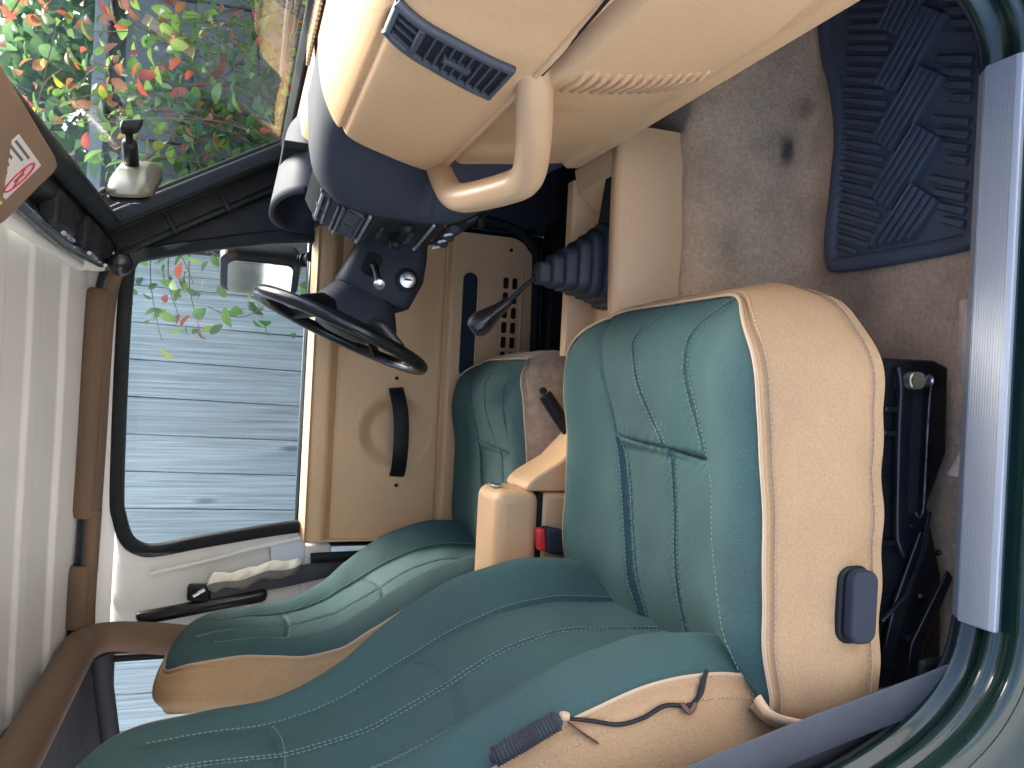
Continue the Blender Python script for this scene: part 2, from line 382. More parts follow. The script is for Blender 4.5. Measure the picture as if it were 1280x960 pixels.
# ---- leaves
def leaf_mesh(i, m, L_, wd):
    V = []; F = []
    for s in range(6):
        t = s / 5; ww = wd * math.sin(math.pi * (t * .93 + .04)) ** .8 / 2; zc = .12 * L_ * math.sin(t * 2.4)
        V += [(-ww, t * L_, zc + ww * .35), (0, t * L_, zc), (ww, t * L_, zc + ww * .35)]
    for s in range(5):
        a = s * 3; F += [(a, a + 1, a + 4, a + 3), (a + 1, a + 2, a + 5, a + 4)]
    me = bpy.data.meshes.new('leaf'); me.from_pydata(V, [], F); me.materials.append(m)
    me.polygons.foreach_set('use_smooth', [True] * len(F)); return me
LME = [leaf_mesh(i, m, random.uniform(.075, .095), random.uniform(.04, .052)) for i, m in enumerate(LEAFM)]
vine = thing('climbing_vine', (1.1, 2.45, GZ), 'tangled climbing shrub with red and green leaves in front of the slate wall', 'shrub')
rnd = random.Random(11)
leaves = []; stems = []
def stem(P, n, pick, sp=.05, r=.0035):
    C = catmull(P, 8); stems.append((C, r))
    for k in range(n):
        q = C[rnd.randrange(2, len(C))]; leaves.append((q + np.array([rnd.gauss(0, sp), rnd.gauss(0, sp * .8), rnd.gauss(0, sp)]), pick()))
def pick_mix(wts):
    return lambda: rnd.choices(range(6), wts)[0]
MIX = pick_mix((40, 28, 16, 7, 10, 2)); RUST = pick_mix((12, 10, 5, 12, 40, 4)); FRESH = pick_mix((40, 34, 10, 2, 5, 8))
for k in range(58):      # main thicket
    x0 = rnd.uniform(.62, 1.9); y0 = rnd.uniform(2.25, 2.55); z0 = rnd.uniform(-.5, .3)
    P = [(x0, y0, z0)]
    x, y, z = x0, y0, z0
    for s in range(5):
        x += rnd.gauss(0, .10); y = min(2.56, max(2.18, y + rnd.gauss(-.03, .06))); z += rnd.uniform(.14, .34); P.append((x, y, z))
    stem(P, 40, MIX, .065)
for k in range(24):      # inner growth close to the windshield corner
    x = rnd.uniform(.66, 1.25); y = rnd.uniform(2.2, 2.5); z = rnd.uniform(.2, .6); P = [(x, y, z)]
    for s in range(5):
        x += rnd.gauss(0, .07); y = min(2.56, max(2.2, y + rnd.gauss(0, .05))); z += rnd.uniform(.08, .24); P.append((x, y, z))
    stem(P, 34, MIX, .05)
for k in range(12):      # rusty top growth lying along the rail
    x0 = rnd.uniform(.95, 1.8); z0 = rnd.uniform(1.2, 1.65); y0 = rnd.uniform(2.1, 2.4)
    P = [(x0 + s * .09 * rnd.choice((-1, 1)), y0 - .02 * s + rnd.gauss(0, .03), z0 + rnd.gauss(0, .035)) for s in range(5)]
    stem(P, 40, RUST, .05)
for (x0, z0) in ((.36, 1.18), (.42, 1.02), (.52, .9), (.40, .72), (.62, 1.12), (.33, .62)):   # sprigs reaching over the boards
    P = [(.75, 2.42, z0 - .05)]
    for s in range(5): P.append((.75 + (x0 - .9 - .0) * (s + 1) / 5 * .95 + rnd.gauss(0, .02), 2.40 - .01 * s, z0 + .05 * math.sin(s) + rnd.gauss(0, .03)))
    stem(P, 12, FRESH, .035)
for (x0, z0) in ((.09, 1.06), (.12, .93), (.15, 1.0), (.2, .72), (.24, .66)):
    stem([(.45, 2.45, z0 + .06), (.3, 2.42, z0 + .05), (x0 + .06, 2.42, z0 + .02), (x0, 2.4, z0)], 11, FRESH, .028, .0025)
V = []; F = []
for C, r in stems:
    v, f = tubemesh(C, np.linspace(r, r * .45, len(C)), 5); k = len(V); V += list(v); F += [tuple(i + k for i in q) for q in f]
tag(mesh('stems', V, F, STEMM, vine), kind='stuff')
leaves.sort(key=lambda q: q[0][1])
def leaf_rot():
    return Matrix.Rotation(rnd.uniform(0, 6.28), 3, 'Z') @ Matrix.Rotation(rnd.gauss(.1, .6), 3, 'X') @ Matrix.Rotation(rnd.gauss(0, .7), 3, 'Y')
rest = {i: ([], []) for i in range(6)}
for k, (p, ci) in enumerate(leaves):
    M3 = leaf_rot(); s = rnd.uniform(.38, .8)
    if k < 290:
        o = bpy.data.objects.new('leaf', LME[ci]); link(o, vine, p); o.rotation_euler = M3.to_euler(); o.scale = (s, s, s)
    else:
        v, f = rest[ci]; b = len(v); v += [np.array(M3 @ (q.co * s)) + p for q in LME[ci].vertices]; f += [tuple(i + b for i in q.vertices) for q in LME[ci].polygons]
for i, (v, f) in rest.items():
    if v: tag(mesh('foliage', v, f, LEAFM[i], vine, ang=180), kind='stuff')
# hedge rising behind the wall
V = []; F = []
for k in range(8500):
    p = np.array([rnd.uniform(.3, 3.4), rnd.gauss(3.15, .22), 0]); p[2] = rnd.uniform(.9, 1.95 + .2 * math.sin(p[0] * 3))
    M3 = leaf_rot(); s = rnd.uniform(.7, 1.3); b = len(V); me = LME[0]
    V += [np.array(M3 @ (q.co * s)) + p for q in me.vertices]; F += [tuple(i + b for i in q.vertices) for q in me.polygons]
hedge = thing('hedge', (1.7, 3.1, GZ), 'soft green hedge rising behind the slate wall', 'hedge')
tag(mesh('foliage', V, F, leaf_mat('hedge_leaf', (.10, .19, .12)), hedge, ang=180), kind='stuff')
for x in (.7, 1.3, 1.9, 2.6): tube('trunk', [(x, 3.1, GZ), (x + .05, 3.1, .6), (x + .02, 3.12, 1.7)], [.035, .028, .012], STEMM, hedge, n=8)

# ================================================================ CAR SHELL
# ---- floor carpet
def fl(x, y):
    z = -.10
    z += .178 * (sstep(.415, .525, y) - sstep(.87, .985, y)) * (1 - .35 * sstep(.35, -.2, x) * 0)
    z += .42 * sstep(.60, 1.0, x) ** 1.2
    z += .05 * sstep(.10, .05, y)
    z += .12 * sstep(-.45, -.6, x)
    z += .002 * math.sin(x * 31 + y * 17) + .0015 * math.sin(x * 13 - y * 41)
    z += .008 * math.exp(-((y - (.62 - .75 * (x - .33)) ) / .03) ** 2) * sstep(.25, .4, x) * sstep(.7, .55, x)
    return (x, y, z)
tag(gridf('carpet_floor', fl, np.linspace(-1.1, 1.0, 150), np.linspace(.035, 1.375, 110), CARPET, ang=180), kind='structure')
# rolled carpet edge beside the sill
fold = thing('carpet_edge', (0, .07, -.06), 'ribbed tan carpet edge folded up beside the aluminium sill plate', 'carpet')
def roll(x0, x1, name, y0, y1, zt):
    rings = []
    n = 14
    for i in range(n + 1):
        t = i / n; x = x0 + (x1 - x0) * t; k = min(1, 6 * t, 6 * (1 - t)) ** .5 * .35 + .65
        y1_ = y1 + .008 * math.sin(t * 7)
        ring = [(x, y0, -.09), (x, y0, zt * k - .01), (x, y0 + .012, zt * k), (x, (y0 + y1_) / 2, zt * k + .003), (x, y1_ - .01, zt * k - .006), (x, y1_, zt * k - .02), (x, y1_ + .003, -.09)]
        rings.append(ring)
    return loft(name, rings, CARPR, fold, bev=.004)
roll(.13, -.085, 'front_pad', .036, .080, -.034); roll(-.09, -.17, 'rear_pad', .036, .072, -.042)

# ---- passenger side body: door opening
body = thing('car', (0, .7, -.4), 'dark green car shell around the open passenger door', 'car')
OP = [(.475, .66), (.50, .45), (.505, .25), (.497, .13), (.470, .055), (.43, .012), (.385, .0)]
OP2 = [(-.24, .0), (-.29, .014), (-.335, .052), (-.372, .115), (-.40, .20), (-.425, .34), (-.45, .55), (-.47, .80), (-.46, 1.0)]
c1 = catmull([(x, .0, z) for x, z in OP], 8); c2 = catmull([(x, .0, z) for x, z in OP2], 8)
mid = [np.array([x, 0, 0]) for x in np.linspace(.37, -.225, 14)]
ring = np.vstack([c1, mid, c2])
def ring_offset(P, n, y):
    """offset the opening outline by n away from the opening, at depth y"""
    T = np.gradient(P, axis=0); T /= np.linalg.norm(T, axis=1)[:, None]; N = np.stack([-T[:, 2] * -1, 0 * T[:, 0], T[:, 0] * -1], 1)
    N = np.stack([-T[:, 2], 0 * T[:, 0], T[:, 0]], 1)      # points away from the opening for this direction of travel
    Q = P + N * n; Q[:, 1] = y; return Q
def ringstrip(name, prof, m, par, P=ring, **k):
    rows = [ring_offset(P, n, y) for n, y in prof]; V = [r[i] for i in range(len(P)) for r in rows]; q = len(prof)
    F = [(i * q + j, i * q + j + 1, (i + 1) * q + j + 1, (i + 1) * q + j) for i in range(len(P) - 1) for j in range(q - 1)]
    return mesh(name, V, F, m, par, ang=60, **k)
def roundprof(pts, n=4):
    return [tuple(p) for p in catmull(pts, n)]
ringstrip('door_jamb', roundprof([(.10, .034), (.03, .034), (.010, .033), (.004, .030), (.003, .022), (.011, .013), (.012, .004), (.006, -.003), (.0, -.010), (.001, -.018), (.006, -.023), (.0055, -.036), (.002, -.043), (.006, -.050), (.016, -.054)], 3), PAINT, body)
ringstrip('body_side', roundprof([(.015, -.0545), (.03, -.060), (.07, -.062), (.16, -.062), (.30, -.058)], 3), PAINT, body)
ringstrip('weatherstrip', roundprof([(.016, .037), (.006, .038), (.004, .034), (.010, .030)], 3), RUB, body)
# worn scuff of bare paint at the rear sill corner is in the metal plate below
plate = thing('sill_plate', (.07, 0, 0), 'silver brushed aluminium entry guard on the passenger door sill', 'sill plate')
PX0, PX1 = -.243, .388
prism('tread', [(PX0, -.026, .0085), (PX0, -.022, .0100)] + [(PX0, -.020 + .0008 * k, .0105 + (.00022 if (k % 4) in (1, 2) else 0)) for k in range(46)] + [(PX0, .018, .0108), (PX0, .018, .002), (PX0, -.026, .002)], (0, 0, 0), (PX1 - PX0, 0, 0), ALU, plate, bev=.0012)
prism('inner_flange', [(PX0 + .002, .0185, .0105), (PX0 + .002, .036, -.002), (PX0 + .002, .035, -.005), (PX0 + .002, .0185, .005)], (0, 0, 0), (PX1 - PX0 - .004, 0, 0), ALU, plate, bev=.001)

# ---- tub, firewall, outer panels (so that light and neighbours behave)
tub = body
box('firewall', (1.0, .0, -.3), (1.03, 1.42, .70), BLACK, tub)
box('underfloor', (-1.2, .0, -.30), (1.0, 1.42, -.25), BLACK, tub)
box('rear_panel', (-1.33, .0, -.25), (-1.30, 1.42, .55), PAINT, tub)
box('far_sill', (-1.3, 1.372, -.28), (1.02, 1.44, -.03), PAINT, tub)
box('far_quarter', (-1.3, 1.36, -.03), (-.47, 1.44, .545), BROWN, tub, bev=.02)
box('far_kick_panel', (.43, 1.345, -.03), (1.0, 1.44, .62), DARK, tub, bev=.01)
box('near_quarter', (-1.3, -.05, -.25), (-.75, .05, .55), PAINT, tub)
box('near_kick_panel', (.60, -.05, -.25), (1.0, .05, .66), TAND, tub, bev=.01)
bonnet = body
def bon(u, v):
    x = .62 + 1.3 * u; y = .08 + 1.26 * v; e = 1 - abs(2 * v - 1) ** 6
    return (x, y, .55 + .075 * e - .03 * u)
gridf('bonnet_skin', bon, np.linspace(0, 1, 12), np.linspace(0, 1, 30), PAINT, bonnet)
box('cowl', (.545, .06, .58), (.66, 1.36, .665), BLACK, bonnet, bev=.006)

# ---- windshield frame
A_ = np.array([.325, 0, 1.062]); B_ = np.array([.528, 0, .715])     # top and bottom of the glass in the X-Z plane
dn = B_ - A_; dn /= np.linalg.norm(dn); nn = np.array([-dn[2], 0, dn[0]])   # nn points forward/up
def wsp(t, y, d=0): p = A_ + (B_ - A_) * t + nn * d; return np.array([p[0], y, p[2]])
wsf = thing('windshield_frame', (.45, .7, .70), 'black and dark green windshield frame with slanted pillar and clear glass', 'windshield')
mesh('windshield_glass', [wsp(-.04, .10, .004), wsp(-.04, 1.29, .004), wsp(1.04, 1.29, .004), wsp(1.04, .10, .004)], [(0, 1, 2, 3)], GLASSW, wsf, smooth=False)
def bar_between(name, y0, y1, t0, t1, d0, d1, m, bev=.006, par=wsf):
    return hexa(name, [wsp(t0, y0, d0), wsp(t1, y0, d0), wsp(t1, y1, d0), wsp(t0, y1, d0)], [wsp(t0, y0, d1), wsp(t1, y0, d1), wsp(t1, y1, d1), wsp(t0, y1, d1)], m, par, bev)
bar_between('lower_seal', .06, 1.30, 1.0, 1.05, -.022, .02, RUB, .007)
bar_between('lower_lip', .06, 1.295, .985, .999, -.012, .012, BLACK, .003)
bar_between('header_seal', .06, 1.30, -.10, -.0, -.014, .02, RUB, .008)
bar_between('header_beam', .04, 1.36, -.25, -.10, -.05, .03, BLACK, .012)
bar_between('side_seal', 1.268, 1.292, -.05, 1.02, -.016, .02, RUB, .007)
bar_between('pillar', 1.292, 1.345, -.15, 1.10, -.012, .035, PAINTD, .005)
bar_between('pillar_ridge', 1.318, 1.323, -.1, 1.05, -.0155, -.010, PAINTD, .0015)
bar_between('pillar_channel', 1.347, 1.362, -.10, 1.08, -.05, .03, BLACK, .003)
bar_between('pillar_flange', 1.363, 1.392, -.12, 1.10, -.062, .03, PAINTD, .004)
for t in (.22, .55): bar_between('channel_clip', 1.340, 1.372, t, t + .03, -.066, -.010, BLACK, .002)
bar_between('near_pillar', .03, .095, -.2, 1.10, -.02, .035, PAINTD, .005)
for t in (.0,): pass
# latch hardware on the header
lat = thing('roof_latch', (.27, 1.05, 1.08), 'black latch and folded bow hardware where roof meets windshield header', 'latch')
for k, (y, h) in enumerate(((.76, .05), (.98, .06), (1.16, .05))):
    box('latch_block', (.215, y, 1.090 - h * .4), (.275, y + .13, 1.105), BLACK, lat, bev=.008)
    tube('latch_pin', [(.205, y + .01, 1.066), (.205, y + .085, 1.066)], .004, STEEL, lat, n=8)
tube('bow_rod', [(.225, .62, 1.10), (.21, .9, 1.095), (.215, 1.2, 1.08), (.235, 1.30, 1.06)], .012, BLKP, lat, n=10)
lathe('corner_knob', [(.0, 0), (.02, .0), (.024, .006), (.024, .02), (.016, .026), (0, .027)], (.22, 1.22, 1.045), (-.4, -.8, -.2), BLKP, lat)

# ---- hardtop roof
roof = thing('hardtop_roof', (-.3, .7, 1.05), 'off white ribbed hardtop roof lining', 'roof')
RY = [(-.06, 1.03), (-.05, 1.10), (.0, 1.135), (.1, 1.150), (.5, 1.158), (.9, 1.156), (1.15, 1.146), (1.27, 1.136), (1.325, 1.122), (1.365, 1.095), (1.384, 1.075), (1.394, 1.052)]
ryc = catmull([(y, z, 0) for y, z in RY], 14)
ys, zs = ryc[:, 0], ryc[:, 1]
def rz(y):
    d = 0
    for yc, ww, dd in ((.78, .03, .006), (1.0, .02, .007)):
        d -= dd * (sstep(yc - .05, yc - .05 + ww, y) - sstep(yc + .02, yc + .02 + ww, y))
    d -= .010 * sstep(1.17, 1.185, y) * (1 - sstep(1.30, 1.32, y))
    return d
# resample finely across the ribs
sl = np.r_[0, np.cumsum(np.hypot(np.diff(ys), np.diff(zs)))]; ss = np.linspace(0, sl[-1], 260)
yy = np.interp(ss, sl, ys); zz = np.interp(ss, sl, zs)
Vr = []; Fr = []; xs = np.linspace(.245, -.66, 24)
for x in xs:
    for y, z in zip(yy, zz): Vr.append((x - (.05 * max(0, (.16 - x) * -6) if x > .16 else 0) * 0, y, z + rz(y) + .0008 * math.sin(x * 9 + y * 5)))
n = len(yy); Fr = [(i * n + j, i * n + j + 1, (i + 1) * n + j + 1, (i + 1) * n + j) for i in range(len(xs) - 1) for j in range(n - 1)]
mesh('ceiling_panel', Vr, Fr, WHITE, roof, ang=50)
mesh('outer_skin', [(x, y, z + .03) for x in (.26, -1.33) for y, z in zip(ys, zs)], [(j, j + 1, len(ys) + j + 1, len(ys) + j) for j in range(len(ys) - 1)], WHITE, roof)
box('front_lip', (.195, .05, 1.112), (.245, 1.24, 1.135), WHITE, roof, bev=.01)
tube('corner_pad', [(.215, 1.21, 1.115), (.22, 1.26, 1.108), (.225, 1.305, 1.09), (.226, 1.33, 1.06)], [.018, .02, .018, .012], WHITE, roof, n=12)
# rear headliner: dark
gridf('rear_headliner', lambda u, v: (-.66 - .67 * u, -.0 + 1.40 * v, 1.10 - .01 * u - .06 * abs(2 * v - 1) ** 6), np.linspace(0, 1, 8), np.linspace(0, 1, 40), BELTD, roof)
box('rear_window_frame', (-1.33, 0, 1.0), (-1.28, 1.4, 1.10), BLACK, roof)
# side panel of the hardtop behind the driver's door (with the quarter window opening)
def sidey(z): return 1.385 + .012 * sstep(.55, 1.05, 1.6 - z)
DWR = [(-.404, .617), (-.413, .70), (-.437, .85), (-.456, .955), (-.452, 1.0), (-.425, 1.035), (-.37, 1.055)]   # rear edge of the door window
edge = catmull([(x, z, 0) for x, z in DWR], 8)
V = []; F = []; nx = 24
for x, z, _ in edge:
    for k in range(nx):
        t = k / (nx - 1); X = x + .004 + (-.70 - (x + .004)) * t
        dd = .010 * sstep(.02, .06, t * (.70 + x)) - .006 * (sstep(.52, .56, t) - sstep(.60, .64, t))
        V.append((X, 1.392 + dd + .05 * max(0, z - 1.0), z))
F = [(i * nx + j, i * nx + j + 1, (i + 1) * nx + j + 1, (i + 1) * nx + j) for i in range(len(edge) - 1) for j in range(nx - 1)]
mesh('side_panel', V, F, WHITE, roof, ang=50)
box('side_panel_base', (-1.3, 1.385, .545), (-.44, 1.43, .62), WHITE, roof, bev=.01)
box('side_upper', (-1.3, 1.398, 1.052), (-.70, 1.43, 1.12), BELTD, roof, bev=.005)
tube('side_ridge', [(-.415, 1.383, .60), (-.445, 1.383, .74), (-.475, 1.383, .86), (-.50, 1.383, .97)], .006, WHITE, roof, n=8)
prism('light_gusset', [(-.42, 1.382, .612), (-.50, 1.382, .612), (-.51, 1.382, .69), (-.43, 1.382, .70)], (0, 0, 0), (0, .008, 0), mat('pale_gusset', (.62, .68, .74), .5), roof, bev=.003)
qwin = thing('quarter_window', (-1.0, 1.41, .62), 'rear quarter window of the hardtop behind the driver seat', 'window')
mesh('pane', [(-.70, 1.41, .62), (-1.28, 1.41, .62), (-1.28, 1.41, 1.052), (-.70, 1.41, 1.052)], [(0, 1, 2, 3)], GLASS, qwin, smooth=False)
box('front_seal', (-.712, 1.395, .62), (-.698, 1.425, 1.052), RUB, qwin); box('top_seal', (-1.28, 1.395, 1.044), (-.712, 1.425, 1.056), RUB, qwin)

# ---- padded roll bar
rb = thing('roll_bar', (-.6, 1.28, -.1), 'brown padded roll bar under the roof above the driver door', 'roll bar')
PR = [(.235, 1.315, 1.075), (.12, 1.312, 1.094), (-.2, 1.306, 1.098), (-.5, 1.300, 1.102), (-.60, 1.296, 1.10)]
prc = catmull(PR, 20)
tube('side_tube', prc, .017, BLKP, rb, n=14)
def sub(P, a, b):
    n = len(P) - 1; return P[int(a * n):int(b * n) + 1]
for (a, b) in ((.015, .10), (.19, .62), (.705, .965)):
    seg = sub(prc, a, b); k = len(seg); rr = np.full(k, .031); rr[0] *= .8; rr[-1] *= .8
    sl_ = tube('padding_sleeve', seg, rr, BROWN, rb, n=20, sy=1.0)
    o = seg + np.array([0, -.026, -.019]); tube('sleeve_seam', o[1:-1], .0022, BROWN, rb, n=6)
for (a, b) in ((.09, .20), (.61, .715)):     # narrow tongues of padding joining the sleeves
    seg = sub(prc, a, b) + np.array([0, -.006, -.016]); tube('padding_strap', seg, .0165, BROWN, rb, n=12)
# hoop across the car and its leg behind the driver
HP = [(-.615, .02, .95), (-.615, .05, 1.05), (-.615, .13, 1.085), (-.615, .7, 1.085), (-.615, 1.17, 1.087), (-.617, 1.25, 1.08), (-.622, 1.30, 1.045), (-.635, 1.325, .96), (-.66, 1.33, .8), (-.70, 1.33, .5), (-.74, 1.33, .1)]
hc = catmull(HP, 14); k = len(hc)
tube('hoop_padding', hc, .036, BROWN, rb, n=20)
tube('hoop_seam', hc + np.array([-.028, -.016, -.022]), .003, BLACK, rb, n=6)
lathe('joint_collar', [(.024, 0), (.028, .003), (.028, .045), (.024, .05)], (-.565, 1.298, 1.1), (-1, 0, 0), BLKP, rb)
tube('rear_stay', [(-.64, 1.30, 1.06), (-.9, 1.30, 1.02), (-1.25, 1.30, .9)], .020, BELTD, rb, n=14)

# ================================================================ DRIVER DOOR
door = thing('driver_door', (0, 1.4, .02), 'closed tan driver door with framed window beyond the seats', 'car door')
DX0, DX1 = -.425, .405
def corner_clip(x, z):  # rounded bottom front and rear corners of the trim panel
    return x, z
def door_y(x, z):
    y = 1.388
    y -= .030 * math.exp(-((z - .592) / .030) ** 4)                         # top roll
    y += .006 * math.exp(-((z - .552) / .004) ** 2)                         # groove beneath it
    d = math.hypot(x + .143, z - .393)
    y += .025 * (1 - sstep(.058, .102, d))                             # pull recess
    y -= .016 * sstep(.272, .262, z)                                        # lower pocket stands proud
    y += .010 * math.exp(-((z - .272) / .006) ** 2)
    d2 = math.hypot((x - .17) / 1.5, z - .42); y -= .012 * (1 - sstep(.05, .15, d2))   # bulge behind the wheel
    y += .001 * math.sin(x * 9)
    return y
xs = np.linspace(DX0, DX1, 170); zs_ = np.linspace(.03, .619, 170)
def dfn(x, z):
    # round the lower front corner by pulling the row in
    r = .075; xm = DX1
    if z < .03 + r: xm = DX1 - r + math.sqrt(max(0, r * r - (.03 + r - z) ** 2))
    zt = (x - DX0) / (DX1 - DX0); zr = .03 + .13 * sstep(-.22, -.40, x) * 0
    return (DX0 + zt * (xm - DX0), door_y(x, z), z)
trim = gridf('trim_panel', dfn, xs, zs_, TAND, door, ang=60)
gridf('belt_cap', lambda x, t: (x, 1.358 + .045 * t, .6185 + .012 * math.sin(t * 1.57)), np.linspace(DX0, DX1, 20), np.linspace(0, 1, 8), TAND, door)
box('trim_edge', (DX0 - .004, 1.365, .03), (DX0 + .001, 1.41, .61), TAND, door)
box('door_skin', (-.455, 1.422, -.02), (.43, 1.44, .64), PAINT, door, bev=.01)
# pull strap
sp = catmull([(-.028, 1.381, .399), (-.045, 1.366, .397), (-.09, 1.352, .389), (-.145, 1.350, .385), (-.20, 1.352, .385), (-.24, 1.366, .385), (-.258, 1.381, .386)], 8)
sweep('pull_strap', [(x * 1.0, y) for x, y in rrect(0, 0, .040, .008, .0035, 3)], sp, (0, -1, 0), BLACK, door, closedp=True, ang=60)
for x, z in ((.0, .398), (-.285, .385)): lathe('screw', [(0, 0), (.005, 0), (.005, .003), (.003, .005), (0, .005)], (x, 1.3865, z), (0, -1, 0), BLACK, door, n=12)
# map pocket slot and speaker slots (dark openings lined by a raised edge)
def slot(name, cx, cz, w, h, y, m, r=None, rim=True):
    pts = [(x, y, z) for x, z in rrect(cx, cz, w, h, r or min(w, h) / 2 * .98, 8)]
    o = prism(name, pts, (0, -.0015, 0), (0, .006, 0), m, door, smooth=False)
    if rim: tube(name + '_rim', pts, .003, TAND, door, n=6, closed=True)
slot('map_pocket', .155, .212, .29, .046, 1.371, mat('pocket_dark', (.012, .016, .03), .8))
for i in range(6):
    for j, z in enumerate((.110, .084)):
        x = .278 - i * .041; slot('speaker_slot', x, z, .031, .0135, 1.3705, VOID, .0055, rim=False)
tube('speaker_rib', [(.31, 1.371, .062), (.05, 1.371, .062)], .004, TAND, door, n=6)
box('latch_cover', (-.30, 1.36, .012), (-.26, 1.385, .034), BLACK, door, bev=.004)
for x, z in ((-.30, .10), (.37, .10)): lathe('screw', [(0, 0), (.005, 0), (.005, .003), (0, .004)], (x, 1.370, z), (0, -1, 0), BLACK, door, n=12)
# window
WO = [(.362, .628), (.358, .70), (.318, .87), (.274, 1.03), (.25, 1.058), (.20, 1.066), (0, 1.068), (-.30, 1.064), (-.37, 1.055), (-.425, 1.035), (-.452, 1.0), (-.456, .955), (-.437, .85), (-.413, .70), (-.404, .628)]
mesh('window_glass', [(x, 1.40 - .03 * (z - .628) / .44, z) for x, z in WO], [tuple(range(len(WO)))], GLASS, door, smooth=False)
wo = np.vstack([catmull([(x, 1.395, z) for x, z in WO], 6)])
sweep('window_frame', [(a, b) for a, b in rrect(-.012, 0, .030, .030, .006, 3)], wo, (0, -1, 0), RUB, door, closedp=True, ang=60)
prism('mirror_gusset', [(.356, 1.396, .628), (.356, 1.396, .70), (.318, 1.396, .86), (.305, 1.396, .86), (.338, 1.396, .628)], (0, -.006, 0), (0, .006, 0), BLACK, door, bev=.002)
prism('front_gusset', [(.266, 1.402, 1.06), (.317, 1.402, .87), (.360, 1.402, .70), (.362, 1.402, .628), (.56, 1.402, .628), (.52, 1.402, .74), (.335, 1.402, 1.09)], (0, -.008, 0), (0, .012, 0), BLACK, door, bev=.003)
# rubber door seal on the body
SE = [(.43, .62), (.445, .40), (.442, .20), (.425, .10), (.38, .045), (.31, .028), (-.28, .022), (-.38, .05), (-.43, .12), (-.455, .3), (-.465, .6)]
seal = thing('door_seal', (0, 1.36, .02), 'black rubber seal round the driver door opening', 'door seal')
se = catmull([(x, 1.352, z) for x, z in SE], 10)
tube('seal_bulb', se, .013, RUB, seal, n=12)
tube('seal_lip', se + np.array([.0, -.006, -.012]), .007, BLACK, seal, n=10)
box('scuff_strip', (-.45, 1.30, -.055), (.45, 1.372, .008), BLACK, seal, bev=.01)
# door mirror outside
dm = thing('door_mirror', (.29, 1.5, .70), 'black door mirror outside the driver window', 'mirror')
mb = []; mN = np.array([.80, .60, 0]); mL = np.array([-.60, .80, 0])
def dmp(d_, a, b): return np.array([.248, 1.515, .752]) + mN * d_ + mL * a + np.array([0, 0, b])
for t, s in ((0, .80), (.15, .97), (.5, 1), (.85, .95), (1, .55)):
    mb.append([dmp(.07 * t, a * s, b * s) for a, b in rrect(0, 0, .15, .205, .03, 5)])
loft('shell', mb, BLACK, dm, ang=50)
prism('mirror_pane', [dmp(-.0015, a, b) for a, b in rrect(0, 0, .118, .162, .02, 5)], (0, 0, 0), -mN * .003, MIRG, dm, smooth=False)
tube('stalk', [(.30, 1.50, .66), (.302, 1.46, .635), (.305, 1.42, .63)], .014, BLACK, dm, n=12)
for k in range(5): lathe('stalk_ring', [(.014, 0), (.018, .001), (.018, .004), (.014, .005)], (.3, 1.5 - .008 * k, .668 - .006 * k), (0, -.8, -.5), BLACK, dm, n=14)

# ================================================================ SEATS
def seam_field(px, py, seams, sig):
    d = np.full(px.shape, 9.0)
    for s in seams:
        P = np.asarray(s, float)
        for a, b in zip(P[:-1], P[1:]):
            ab = b - a; t = np.clip(((px - a[0]) * ab[0] + (py - a[1]) * ab[1]) / (ab @ ab), 0, 1)
            d = np.minimum(d, np.hypot(px - a[0] - t * ab[0], py - a[1] - t * ab[1]))
    return np.exp(-(d / sig) ** 2)
YC = .352
def c2(P, n=8): return catmull([(a, b, 0) for a, b in P], n)[:, :2]
# plan outline of the green top of the cushion
def arc(cx, cy, rx, ry, a0, a1, n):
    return [(cx + rx * math.cos(R(a)), cy + ry * math.sin(R(a))) for a in np.linspace(a0, a1, n)]
OUT = arc(.005, YC + .115, .122, .148, 0, 90, 22) + [(x, YC + .263 - .004 * math.sin((x + .3) * 9)) for x in np.linspace(-.01, -.34, 26)] + arc(-.34, YC + .213, .04, .05, 90, 180, 8) \
    + [(-.38, y) for y in np.linspace(YC + .2, YC - .2, 26)] + arc(-.34, YC - .225, .04, .05, 180, 270, 8) + [(x, YC - .275 + .010 * sstep(-.28, -.05, x)) for x in np.linspace(-.33, -.01, 26)] + arc(.005, YC - .125, .122, .140, 270, 360, 22)
def resample(P, n):
    P = np.vstack([P, P[:1]]); d = np.r_[0, np.cumsum(np.linalg.norm(np.diff(P, axis=0), axis=1))]; s = np.linspace(0, d[-1], n + 1)[:-1]
    return np.stack([np.interp(s, d, P[:, i]) for i in range(P.shape[1])], 1)
NT = 440; out = resample(np.array(OUT), NT)
